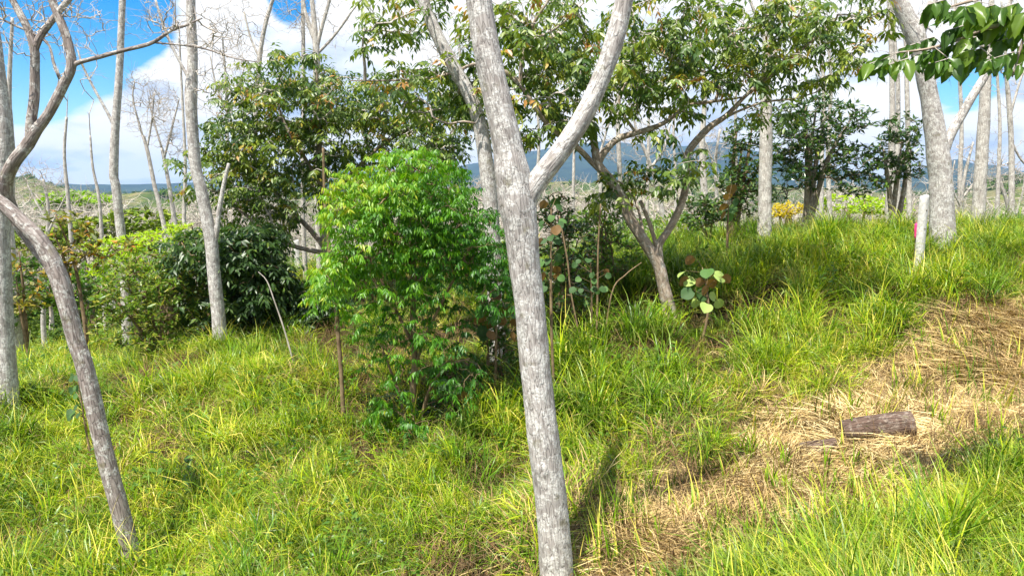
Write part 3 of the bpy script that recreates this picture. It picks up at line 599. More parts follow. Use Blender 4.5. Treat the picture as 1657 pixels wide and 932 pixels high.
def inga_leaves(root, mat, tips, td, g, per=4, L=0.26, ll=0.12, lw=0.05, tc=0.42, tipc=0.0, pairs=3, tpl=LEAF4, droop=0.75, name='crown', spread=0.9, bright=0.07):
    b = Bag(); n = len(tips); zmax = tips[:, 2].max(); zmin = tips[:, 2].min()
    ct = g.normal(0, 0.09, n) + np.where(g.random(n) < bright, 0.24, 0)
    for k in range(per):
        a = g.uniform(0, 2 * np.pi, n) ; d = norm(np.stack([np.cos(a), np.sin(a), g.uniform(-0.25, 0.45, n)], 1) + td * 0.9)
        tint = tc + ct + g.normal(0, 0.06, n) + tipc
        pinnate(b, tips - td * (0.05 * k), d, L * g.uniform(0.7, 1.2, n), pairs, ll, lw, tint, droop, tpl, g, spread)
    return b.obj(name, mat, root, kind='stuff', smooth=False)

# centre forked tree, close to the camera
r_, w_c = tree('forked_tree', 'thick pale grey forked trunk standing closest to the camera, right of the picture middle', 'tree', 4.85,
     [(905, 1000, 58), (901, 932, 57), (890, 800, 54), (878, 700, 52), (867, 600, 50), (858, 500, 49), (849, 430, 50), (843, 370, 54), (836, 330, 60), (829, 285, 56), (822, 235, 47), (807, 170, 45), (790, 90, 43), (775, 0, 39), (758, -110, 36), (735, -260, 30), (720, -420, 24)],
     [[(843, 350, 42), (854, 318, 38), (873, 288, 35), (914, 236, 32), (945, 188, 31), (970, 135, 30), (991, 78, 30), (1009, 5, 28), (1030, -120, 26), (1060, -300, 20)]],
     'bark', 56, knots=[(1.15, 4.4, 0.02, 0.035), (2.1, 5.2, 0.008, 0.03), (3.2, 4.9, 0.012, 0.03), (3.9, 4.2, 0.01, 0.025)], step=0.02, seed=3, rough=0.05)
# leaning tree at the left
r_, w_l = tree('leaning_tree', 'brown grey leaning trunk with pale lichen spots rising from the bottom left grass', 'tree', 5.5,
     [(226, 950, 34), (220, 925, 30), (207, 870, 29), (188, 800, 30), (162, 700, 28), (139, 600, 27), (123, 550, 27), (110, 500, 28), (92, 440, 27), (66, 392, 24), (33, 358, 23), (0, 327, 22), (-50, 295, 20), (-110, 220, 18), (-140, 120, 15), (-150, -60, 9)],
     [[(100, 462, 20, 0.08), (82, 430, 20, .16), (58, 400, 19, .2), (34, 368, 19, .2), (14, 325, 20, .15), (10, 295, 22, .08), (24, 262, 20), (45, 234, 20), (58, 212, 18), (78, 185, 15), (100, 143, 15), (115, 107, 15), (110, 70, 14), (100, 40, 13), (84, 0, 12), (70, -60, 9)],
      [(50, 228, 16), (50, 200, 15), (55, 160, 15), (56, 110, 14), (55, 78, 14), (43, 43, 12), (20, 0, 10), (-5, -50, 7)],
      [(55, 85, 12), (64, 62, 11), (77, 43, 11), (95, 20, 10), (114, -5, 10), (140, -50, 7)],
      [(116, 110, 8), (124, 103, 8), (140, 98, 7), (160, 93, 7), (200, 82, 6.5), (230, 75, 6.5), (250, 68, 6), (277, 50, 5), (300, 42, 4), (327, 30, 2.5)],
      [(252, 70, 3), (290, 73, 3), (333, 80, 2.8), (380, 95, 2.4), (418, 101, 1.6)],
      [(97, 128, 6), (86, 100, 5), (80, 75, 4), (60, 58, 4), (20, 40, 3.5), (-5, 28, 3)]],
     'bark_brown', 32, seed=5, step=0.04, rough=0.07,
     twigs=dict(blobs=[(290, 30, 45, 30), (30, 60, 60, 40), (60, 10, 60, 30), (340, 70, 60, 30), (190, 60, 40, 20, 0, .5), (15, 30, 40, 50), (100, 30, 60, 40), (300, 60, 60, 30), (400, 110, 40, 25, 0, .5)], n=130, dy=0.5, r=0.0018, rmax=0.006, shoot=.7))
r_, _ = tree('edge_tree', 'straight grey trunk cut by the left edge, its foot in the grass', 'tree', 8.5,
     [(13, 668, 38), (12, 640, 33), (9, 580, 31), (4, 480, 29), (1, 400, 27), (3, 300, 29), (6, 233, 29), (-1, 150, 24), (-8, 90, 22), (-18, 0, 20), (-30, -150, 15)], [], 'bark', 24, seed=8, knots=[(0.25, 5.0, 0.02, 0.04)])
D_tw = [(127, 85, 40, 30), (150, 110, 30, 30), (200, 60, 50, 40)]
tree('slender_tree', 'slender grey trunk rising behind the yellow-green shrub at the left', 'tree', 15.0,
     [(206, 520, 17), (201, 430, 15), (195, 370, 14), (187, 300, 14), (184, 280, 14), (187, 205, 12.5), (191, 150, 11.5), (194, 100, 11), (196, 50, 10), (198, 0, 10), (202, -80, 8), (210, -200, 5)],
     [[(186, 207, 6), (175, 185, 5), (160, 158, 4.5), (146, 132, 4), (133, 105, 3.5), (126, 82, 2.5)]], 'bark', 12, seed=11,
     twigs=dict(blobs=D_tw, n=26, r=0.003, rmax=0.012))
tree('forest_tree', 'grey trunk with a small side fork standing in front of the dark shrub', 'tree', 11.0,
     [(358, 575, 28), (357, 550, 23), (350, 480, 21), (345, 430, 20), (342, 395, 20), (333, 345, 18), (324, 300, 18), (317, 275, 17.5), (311, 205, 17), (309, 160, 19), (312, 100, 16), (310, 40, 15), (309, 0, 14), (312, -100, 11), (300, -260, 7)],
     [[(343, 405, 11), (349, 385, 9), (354, 345, 8), (362, 300, 7), (370, 265, 5)], [(308, 132, 6), (295, 108, 5), (278, 75, 4.5), (264, 40, 4), (250, -5, 3.5)]], 'bark', 16, seed=13, knots=[(2.95, 4, 0.02, 0.05)],
     twigs=dict(blobs=[(375, 60, 60, 60), (270, 40, 40, 50), (350, 150, 45, 50)], n=110, r=0.0022, rmax=0.01))
tree('leaning_tree', 'grey trunk leaning left and partly hidden by the big near trunk', 'tree', 9.6,
     [(806, 560, 28), (800, 440, 25), (796, 360, 24), (789, 285, 24), (779, 216, 23), (769, 176, 22), (752, 140, 20), (726, 93, 20), (709, 60, 19), (688, 10, 17), (672, -60, 14), (650, -180, 10)], [], 'bark', 16, seed=17)

# the spreading leafy tree right of the middle
INB = 10.0
r_, w_b = tree('shade_tree', 'spreading leafy shade tree with a low fork and a wide loose crown right of centre', 'tree', INB,
     [(1087, 520, 25), (1084, 505, 22), (1078, 480, 21), (1073, 460, 20), (1067, 433, 20), (1058, 415, 19), (1045, 395, 19), (1030, 372, 18), (1018, 350, 18), (1010, 328, 18), (990, 295, 15), (968, 266, 14), (962, 235, 12), (955, 205, 10)],
     [[(1070, 445, 17), (1066, 415, 14), (1066, 396, 13), (1078, 378, 12), (1093, 352, 12), (1103, 328, 12), (1110, 300, 12), (1111, 262, 12), (1115, 244, 12), (1132, 222, 11), (1152, 203, 10), (1175, 188, 8), (1206, 156, 6), (1237, 130, 5), (1270, 106, 5), (1303, 76, 4), (1332, 50, 3)],
      [(1062, 398, 7), (1054, 370, 7), (1045, 345, 7), (1036, 325, 6)],
      [(966, 268, 12), (978, 246, 11), (998, 226, 10), (1020, 218, 9), (1047, 210, 8), (1073, 200, 7), (1095, 185, 6), (1118, 170, 5), (1160, 164, 4.5), (1200, 158, 3)],
      [(985, 290, 9), (960, 265, 9), (935, 240, 9, -.2), (910, 222, 8, -.3), (885, 200, 8, -.4), (860, 165, 8, -.5), (842, 138, 7.5, -.5), (822, 120, 7, -.5), (795, 108, 6, -.5), (768, 104, 5, -.4), (735, 117, 4.5, -.4), (700, 126, 4, -.3), (650, 130, 3.2, -.2), (600, 131, 2.4), (566, 131, 1.6)],
      [(843, 140, 6.5, -.5), (843, 110, 6.5, -.5), (853, 64, 6, -.5), (868, 30, 5, -.5), (888, 0, 4, -.5), (905, -40, 3, -.5)],
      [(853, 66, 4, -.5), (885, 55, 3.6, -.5), (910, 38, 3.2, -.4), (930, 20, 2.5, -.4), (945, 5, 2, -.4)],
      [(1118, 170, 4), (1158, 162, 6), (1160, 140, 6), (1156, 116, 5.5), (1166, 98, 5), (1179, 80, 4.5), (1192, 50, 4), (1215, 46, 4), (1249, 38, 3)],
      [(769, 200, 4, -.6), (750, 197, 4, -.6), (725, 200, 3.5, -.5), (700, 190, 2.5, -.5)],
      [(1160, 198, 5), (1200, 178, 4), (1240, 165, 3.5), (1285, 160, 3), (1320, 150, 2)],
      [(1152, 120, 4), (1110, 108, 3.6), (1070, 90, 3.2), (1040, 75, 2.5)],
      [(1030, 216, 5), (1008, 185, 5), (1002, 160, 4.5), (1015, 130, 3.5), (1030, 100, 2.5)],
      [(1045, 395, 5), (1030, 330, 4, .3), (1010, 300, 3.5, .4), (990, 290, 3, .4)]],
     'bark_inga', 20, seed=19, step=0.06)
bl = [(640, 20, 55, 32, 0, .9), (620, 75, 40, 20, 0, .4), (740, 20, 60, 30, 0, .6), (735, 100, 60, 25, 0, .5), (690, 150, 80, 45, .5), (790, 160, 50, 60, .5, .8), (870, 30, 70, 40), (850, 90, 60, 45), (910, 130, 60, 55), (860, 185, 50, 45), (930, 60, 40, 45, .4),
      (1040, 30, 60, 40), (1060, 100, 65, 50), (1010, 150, 40, 50), (1100, 150, 60, 40), (1130, 60, 60, 45), (1190, 20, 70, 35), (1200, 110, 50, 40), (1260, 60, 60, 45), (1330, 30, 60, 35), (1300, 110, 60, 35), (1370, 60, 45, 35, 0, .6), (1390, 110, 20, 15, 0, .6), (1240, 175, 40, 22, 0, .5),
      (1010, 290, 40, 26), (1070, 290, 45, 26), (1105, 270, 30, 30, 0, .8), (985, 330, 22, 20, 0, .7), (930, 190, 40, 30), (1060, 215, 30, 18, 0, .5)]
leaf_b = foliage(r_, w_b, INB, bl, 1050, 1.3, lambda tp, td, g: inga_leaves(r_, M['inga'], tp, td, g, 3, 0.23, 0.12, 0.046, 0.60, bright=.18), 23, 'twig', rtip=0.0032, rmax=0.022)

# the dense leafy tree left of the middle
r_, w_a = tree('shade_tree', 'dense dark green leafy tree with a broad crown left of centre', 'tree', 13.4,
     [(528, 445, 15), (526, 415, 13), (522, 350, 12), (518, 290, 11), (516, 220, 9), (514, 160, 7), (512, 110, 5)],
     [[(525, 400, 9), (500, 370, 8, .3), (460, 330, 7, .5), (425, 280, 6, .5), (400, 230, 4, .4)], [(522, 340, 8), (555, 300, 7), (600, 250, 6), (650, 215, 5), (700, 190, 3)], [(519, 300, 6), (490, 250, 6, -.3), (460, 200, 5, -.4), (445, 150, 3, -.4)],
      [(524, 380, 7), (560, 330, 6, .5), (620, 290, 5, .8), (690, 260, 4, .9), (740, 240, 3, .9)], [(527, 410, 8), (480, 400, 7, -.2), (440, 385, 6, -.3), (400, 350, 5, -.4), (360, 320, 4, -.4)]], 'bark_inga', 12, seed=29)
bl = [(470, 115, 70, 30), (400, 160, 45, 35), (470, 170, 90, 45), (385, 225, 50, 40), (330, 262, 45, 22), (450, 240, 90, 50), (560, 160, 80, 40), (650, 165, 80, 50), (560, 220, 90, 50), (720, 200, 50, 50), (690, 250, 60, 40),
      (400, 300, 70, 40), (470, 305, 60, 45, 0, .8), (340, 305, 40, 18), (410, 365, 60, 40, 0, .8), (560, 280, 60, 40, 0, .7), (350, 400, 50, 30, 0, .5)]
foliage(r_, w_a, 13.4, bl, 1250, 1.2, lambda tp, td, g: inga_leaves(r_, M['inga'], tp, td, g, 3, 0.26, 0.125, 0.046, 0.60, bright=.14), 31, 'twig', rtip=0.004, rmax=0.03)

# bright bushy tree
r_, w_k = tree('bushy_tree', 'bright green bushy small tree with yellow-green drooping tips beside the centre trunk', 'tree', 7.9,
     [(672, 712, 15), (671, 690, 13), (668, 640, 11), (671, 580, 10), (668, 520, 9.5), (670, 450, 9), (664, 380, 7), (662, 320, 5), (668, 280, 3.5)],
     [[(670, 600, 6), (690, 540, 5, -.1), (720, 480, 4.5, -.2), (750, 420, 4, -.2)], [(669, 560, 6), (640, 500, 5, .1), (610, 440, 4, .1), (585, 390, 3)], [(670, 470, 6), (700, 420, 5, .3), (735, 370, 4, .3)], [(668, 430, 5), (630, 390, 4, -.2), (600, 340, 3, -.3)],
      [(676, 712, 9), (684, 670, 7), (700, 620, 5, -.1), (730, 590, 4, -.2), (760, 580, 3, -.2)], [(668, 712, 8), (655, 670, 6), (640, 620, 5, .1), (620, 570, 4, .1)]], 'stem_brown', 12, seed=37, step=0.05)
bl = [(645, 262, 26, 20, 0, .8), (690, 258, 22, 16, 0, .7), (598, 290, 28, 24), (720, 285, 30, 26), (655, 295, 50, 30), (572, 345, 32, 36), (610, 335, 30, 30), (650, 340, 60, 50), (715, 350, 60, 45), (745, 330, 22, 35, 0, .7), (600, 400, 55, 35), (670, 395, 60, 40), (735, 400, 45, 40), (790, 420, 34, 32, 0, .8), (560, 430, 38, 30), (538, 455, 28, 28, 0, .8),
      (700, 455, 60, 25, 0, .6), (640, 460, 50, 25, 0, .5), (660, 515, 50, 30, 0, .25), (745, 600, 45, 35, 0, .3), (690, 560, 60, 35, 0, .18), (640, 600, 50, 40, 0, .22), (650, 660, 50, 25, 0, .35), (590, 490, 50, 30, 0, .3), (720, 520, 50, 40, 0, .25), (780, 375, 40, 35, 0, .5), (560, 315, 25, 30, 0, .5), (700, 650, 50, 25, 0, .2), (805, 470, 30, 30, 0, .7), (620, 540, 40, 30, .3, .3)]
def kleaves(tp, td, g):
    b = Bag(); n = len(tp); tp = tp + td * np.abs(g.normal(0, 0.05, (n, 1))); lit = np.clip((tp[:, 2] - 1.6) / 1.6, 0, 1) * 0.16 - (tp[:, 0] + 1.0) * 0.14 - (tp[:, 1] - 7.9) * 0.06  # yellow tips plus painted sunlit side: tint lighter to top, left and front
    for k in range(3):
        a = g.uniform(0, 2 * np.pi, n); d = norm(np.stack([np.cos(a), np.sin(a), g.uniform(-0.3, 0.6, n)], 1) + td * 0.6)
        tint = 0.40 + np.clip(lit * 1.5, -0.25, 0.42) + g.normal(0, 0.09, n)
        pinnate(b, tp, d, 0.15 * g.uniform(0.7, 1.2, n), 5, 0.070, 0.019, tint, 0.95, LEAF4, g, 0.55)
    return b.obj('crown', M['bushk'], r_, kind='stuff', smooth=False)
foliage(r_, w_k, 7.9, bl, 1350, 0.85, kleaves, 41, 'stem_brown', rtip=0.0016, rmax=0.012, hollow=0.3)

# ---- shrubs
def shrub(name, label, cat, base, blobs, n, Y, dy, mat, seed, per=3, ll=0.12, lw=0.045, tc=0.5, upright=0.3, stem='stem_brown', tpl=LEAF4, nst=4, w=8, rtip=0.003, kind='simple', group=None, bright=0.05, wob=.06):
    g = np.random.default_rng(seed); g0 = onground(base[0], Y)
    root = thing(name, label, cat, g0, group)
    cen = blob_pts(blobs, nst * 3, Y, dy * 0.5, g)[:nst]; wood = []
    b = Bag()
    for k in range(nst):
        c = cen[k]; s = g0 + np.array([g.normal(0, 0.05), g.normal(0, 0.05), -0.08]); mid = s * 0.5 + c * 0.5 + np.array([0, 0, 0.15 * (c[2] - s[2])]) + g.normal(0, 0.04, 3)
        V, Fs, uv, p, r = tube([s, mid, c], [w * .5 * Y / F, w * .38 * Y / F, w * .15 * Y / F], 7, 0.12, 0.04, seed + k); b.add(V, Fs, uv); wood.append(p[1:])
    b.obj('stems', M[stem], root, kind='stuff') if nst > 1 else b.obj('stem', M[stem], root)
    wood = np.vstack(wood); tips = blob_pts(blobs, n, Y, dy, g, 0.15); tips[:, 2] = np.maximum(tips[:, 2], H(tips[:, 0], tips[:, 1]) + 0.08)
    A, B, ra, rb, td = grow(wood, tips, rtip, 0.02, 0.45, 0.05, 3, wob, seed)
    V, q, uv = segs(A, B, ra, rb, 4); b = Bag(); b.add(V, q, uv); b.obj('branches', M[stem], root, kind='stuff')
    if kind == 'pinnate': inga_leaves(root, M[mat], tips, td, g, per, ll * 2, ll, lw, tc, tpl=tpl, name='foliage', bright=bright)
    else:
        b = Bag(); m = len(tips)
        for k in range(per):
            a = g.uniform(0, 2 * np.pi, m); d = norm(np.stack([np.cos(a), np.sin(a), g.uniform(-0.4, 0.7, m) + upright], 1) + td * 0.8)
            ct = tc + g.normal(0, 0.13, m) + np.where(g.random(m) < bright, 0.35, 0)
            leafmesh(b, tips - td * g.uniform(0, 0.12, (m, 1)), d, np.array([0, 0, 1.0]) + g.normal(0, 0.4, (m, 3)), ll * g.uniform(0.6, 1.2, m), lw * g.uniform(0.7, 1.2, m), ct, tpl)
        b.obj('foliage', M[mat], root, kind='stuff', smooth=False)
    return root, tips
shrub('leafy_shrub', 'dark shrub with drooping compound leaves around the forked forest trunk', 'shrub', (385, 560), [(340, 400, 45, 35), (390, 410, 55, 45), (420, 400, 35, 45), (320, 440, 45, 30), (400, 470, 55, 40), (340, 490, 45, 35), (440, 450, 40, 40), (380, 530, 50, 22), (300, 400, 30, 25), (425, 395, 30, 35)], 620, 11.9, 0.8, 'inga', 51, 3, 0.13, 0.052, 0.34, kind='pinnate')
shrub('leafy_shrub', 'fresh green shrub with long pointed leaves left of the dark shrub', 'shrub', (250, 575), [(240, 430, 50, 35), (210, 480, 55, 45), (270, 490, 55, 45), (200, 530, 45, 35), (280, 550, 55, 28), (300, 460, 35, 35)], 850, 11.6, 0.7, 'shrub', 53, 6, 0.13, 0.034, 0.72, bright=0.2)
shrub('lime_shrub', 'yellow-lime feathery shrub behind the slender trunk', 'shrub', (255, 500), [(290, 378, 32, 18), (250, 392, 45, 18), (205, 398, 40, 16), (240, 420, 45, 20), (190, 435, 40, 25), (170, 400, 30, 14)], 560, 14.2, 0.6, 'lime', 55, 6, 0.12, 0.03, 0.5)
shrub('bronze_shrub', 'thin shrub with orange and olive leaves beside the leaning trunk', 'shrub', (128, 530), [(105, 350, 20, 16), (110, 378, 25, 18), (140, 375, 14, 20), (120, 410, 35, 20), (150, 420, 25, 15), (95, 440, 22, 14), (190, 395, 45, 12, 0, .5)], 115, 13.0, 0.4, 'orange', 57, 4, 0.17, 0.07, 0.45, nst=2, w=7, bright=0.16)
shrub('bronze_shrub', 'low orange-tinged shrub between the edge trunk and the leaning trunk', 'shrub', (35, 520), [(45, 405, 18, 20), (30, 440, 16, 16), (60, 480, 26, 22), (25, 500, 18, 18)], 60, 13.0, 0.4, 'orange', 58, 4, 0.17, 0.07, 0.45, nst=2, w=6, bright=0.16)
shrub('evergreen_tree', 'dark glossy evergreen tree on the crest behind the pale straight trunk', 'tree', (1302, 372), [(1290, 175, 40, 22, 0, .8), (1330, 200, 60, 40), (1280, 225, 45, 40), (1370, 195, 30, 30), (1320, 255, 70, 40), (1385, 265, 40, 30), (1260, 290, 40, 40), (1390, 300, 35, 22), (1340, 300, 50, 18, 0, .4)], 1000, 15.0, 1.0, 'dark', 61, 5, 0.15, 0.05, 0.48, stem='bark_inga', nst=6, w=10, bright=0.12)
shrub('evergreen_bush', 'glossy green bush on the crest left of the pale straight trunk', 'bush', (1185, 378), [(1200, 220, 28, 25), (1205, 260, 30, 35), (1190, 300, 30, 35), (1215, 330, 30, 25)], 380, 14.0, 0.6, 'dark', 63, 5, 0.13, 0.045, 0.52, nst=4, w=8, bright=0.15)
shrub('evergreen_bush', 'loose dark bush between the evergreen tree and the big right-hand trunk', 'bush', (1437, 372), [(1455, 210, 30, 25), (1445, 245, 40, 30), (1475, 270, 35, 22), (1430, 280, 30, 22)], 330, 14.6, 0.6, 'dark', 65, 5, 0.14, 0.045, 0.48, nst=3, w=10, bright=0.1, stem='bark_inga')
shrub('evergreen_bush', 'small olive bush at the crest right of the low forked tree', 'bush', (1150, 395), [(1140, 335, 30, 20), (1165, 345, 30, 20), (1130, 360, 25, 15)], 200, 13.4, 0.4, 'dark', 67, 5, 0.12, 0.045, 0.55, nst=3, w=5, bright=0.1)
shrub('yellow_shrub', 'yellow flowering shrub seen through the evergreen tree', 'shrub', (1280, 380), [(1280, 338, 30, 12), (1265, 345, 20, 10)], 150, 19.0, 0.5, 'yellow', 69, 5, 0.09, 0.05, 0.5, nst=3)
shrub('lime_shrub', 'lime green shrub row glowing below the evergreen tree', 'shrub', (1400, 380), [(1370, 330, 60, 16), (1430, 335, 50, 16)], 300, 24.0, 0.8, 'lime', 70, 5, 0.14, 0.06, 0.5, nst=4)

shrub('weedy_shrub', 'tangle of thin green weeds on the crest just right of the near forked trunk', 'weeds', (915, 470), [(900, 350, 35, 40), (930, 400, 45, 45), (890, 430, 35, 45), (920, 480, 45, 35)], 520, 9.9, 0.5, 'dark', 161, 4, 0.10, 0.04, 0.40, nst=7, w=4, group='weedy shrubs on the bank')
shrub('weedy_shrub', 'thin leafy weeds and dry stems left of the low forked tree', 'weeds', (990, 460), [(975, 370, 35, 45), (1000, 410, 40, 40), (960, 440, 45, 40)], 420, 11.2, 0.5, 'shrub', 163, 4, 0.10, 0.04, 0.45, nst=7, w=4, bright=.12, group='weedy shrubs on the bank')
shrub('leafy_shrub', 'low dark shrub filling the hollow between the forest trunk and the bushy tree', 'shrub', (480, 550), [(435, 465, 35, 30), (470, 484, 50, 26), (520, 485, 35, 35), (480, 515, 60, 22), (410, 500, 35, 30)], 520, 12.2, 0.6, 'inga', 171, 3, 0.12, 0.045, 0.24, kind='pinnate', nst=6, w=5)
shrub('weedy_shrub', 'dark shaded weeds under the small concrete post', 'weeds', (470, 520), [(450, 475, 45, 24), (500, 483, 40, 30), (440, 505, 40, 25), (480, 515, 45, 22), (535, 490, 30, 40)], 700, 13.0, 0.8, 'dark', 165, 4, 0.14, 0.045, 0.45, nst=6, w=4, group='weedy shrubs on the bank')
shrub('weedy_shrub', 'shaded weeds with rusty leaves between the bushy tree and the near trunk', 'weeds', (800, 600), [(795, 520, 32, 50), (815, 570, 28, 50), (770, 620, 45, 30), (720, 660, 40, 22)], 420, 8.9, 0.35, 'shrub', 167, 4, 0.09, 0.035, 0.3, nst=6, w=4, group='weedy shrubs on the bank')
shrub('green_shrub', 'mid green bush behind the edge trunk at the left border', 'shrub', (25, 560), [(20, 440, 35, 30), (45, 480, 40, 35), (15, 510, 30, 30)], 300, 15.5, 0.8, 'shrub', 181, 5, 0.15, 0.06, 0.42, nst=4, w=6, group='green bushes below the left crest')
shrub('green_shrub', 'green bush under the orange-leaved shrub, beyond the left grass crest', 'shrub', (120, 540), [(95, 470, 40, 30), (130, 490, 40, 28), (150, 450, 30, 28)], 320, 16.0, 0.8, 'shrub', 182, 5, 0.15, 0.06, 0.5, nst=4, w=6, group='green bushes below the left crest')
shrub('green_shrub', 'large dull green bush far behind the slender trunk', 'shrub', (150, 470), [(80, 385, 60, 22), (150, 375, 60, 24), (230, 360, 60, 22)], 420, 27.0, 2.0, 'fargreen', 183, 5, 0.3, 0.15, 0.7, nst=5, w=6, group='green bushes below the left crest')
shrub('green_shrub', 'green thicket behind the bushy tree and the leaning grey trunk', 'shrub', (740, 470), [(600, 425, 50, 25), (700, 400, 60, 40), (790, 410, 50, 45), (560, 400, 40, 30, 0, .5)], 520, 16.5, 0.8, 'shrub', 184, 5, 0.15, 0.06, 0.4, nst=7, w=6, group='green bushes beyond the middle crest')
shrub('green_shrub', 'green thicket beyond the crest behind the low forked tree', 'shrub', (1020, 410), [(950, 370, 50, 30), (1040, 375, 50, 22), (1100, 365, 40, 22)], 420, 18.0, 0.8, 'shrub', 185, 5, 0.16, 0.06, 0.5, nst=7, w=5, group='green bushes beyond the middle crest')
shrub('weedy_shrub', 'dark tangled weeds at the foot of the bushy tree', 'weeds', (690, 700), [(640, 660, 45, 30), (700, 670, 50, 28), (760, 650, 35, 35)], 320, 8.2, 0.35, 'dark', 186, 4, 0.08, 0.03, 0.35, nst=8, w=3, group='weedy shrubs on the bank')
# ---- right-hand trunks
HY = 13.0
tree('pale_tree', 'straight pale trunk on the crest between two evergreen crowns', 'tree', 13.2,
     [(1236, 385, 23), (1237, 360, 21), (1238, 300, 20), (1239, 240, 20), (1240, 180, 18), (1240, 140, 16), (1241, 80, 14), (1242, 20, 13), (1244, -60, 10), (1240, -200, 6)], [[(1240, 70, 6), (1225, 30, 5), (1205, -20, 4)], [(1241, 110, 6), (1262, 70, 5), (1275, 20, 4), (1280, -30, 3)]], 'bark_pale', 16, seed=71,
     twigs=dict(blobs=[(1240, 20, 60, 50), (1210, -30, 50, 40)], n=40, r=0.003, rmax=0.012))
tree('forked_tree', 'big grey trunk forking high up at the right, behind the white post', 'tree', HY,
     [(1526, 395, 44), (1525, 365, 38), (1523, 320, 35), (1520, 270, 34), (1514, 220, 31), (1506, 170, 28), (1500, 140, 27), (1490, 90, 27), (1480, 55, 30), (1468, 30, 27), (1455, 0, 24), (1442, -50, 20), (1430, -130, 14)],
     [[(1484, 62, 20), (1490, 45, 17), (1500, 22, 15), (1512, -5, 13), (1525, -60, 9)],
      [(1521, 268, 22), (1527, 245, 18), (1540, 215, 15), (1555, 188, 14), (1570, 162, 13), (1585, 138, 13), (1600, 112, 11), (1612, 88, 9), (1622, 55, 8), (1635, 0, 7), (1650, -60, 5)],
      [(1478, 50, 8), (1470, 20, 6), (1462, -20, 5)]], 'bark', 24, seed=73, knots=[(1.2, 3, 0.02, 0.06)],
     twigs=dict(blobs=[(1510, 10, 50, 40), (1440, 20, 40, 50), (1640, 60, 40, 60), (1560, 120, 60, 60, 0, .5)], n=100, r=0.003, rmax=0.012))
tree('pale_tree', 'tall pale trunk right of the forked tree, second from the right edge', 'tree', 15.0,
     [(1582, 390, 24), (1583, 350, 21), (1586, 290, 19), (1591, 220, 18), (1594, 150, 16), (1598, 90, 12), (1602, 40, 9), (1606, -20, 8), (1612, -100, 6)], [[(1597, 110, 6), (1588, 70, 5), (1580, 20, 4), (1575, -30, 3)]], 'bark_pale', 14, seed=77)
tree('pale_tree', 'thin crooked pale tree near the right edge', 'tree', 18.0,
     [(1640, 390, 11), (1637, 340, 9.5), (1637, 280, 8.5), (1636, 220, 8), (1632, 160, 7), (1628, 120, 5), (1626, 60, 4), (1620, 0, 3)], [[(1634, 190, 4), (1645, 150, 3.6), (1655, 120, 3), (1670, 90, 2)], [(1637, 230, 4), (1650, 255, 3.5), (1662, 270, 3)]], 'bark_pale', 9, seed=79,
     twigs=dict(blobs=[(1640, 180, 40, 60), (1650, 100, 30, 50)], n=50, r=0.003, rmax=0.008))
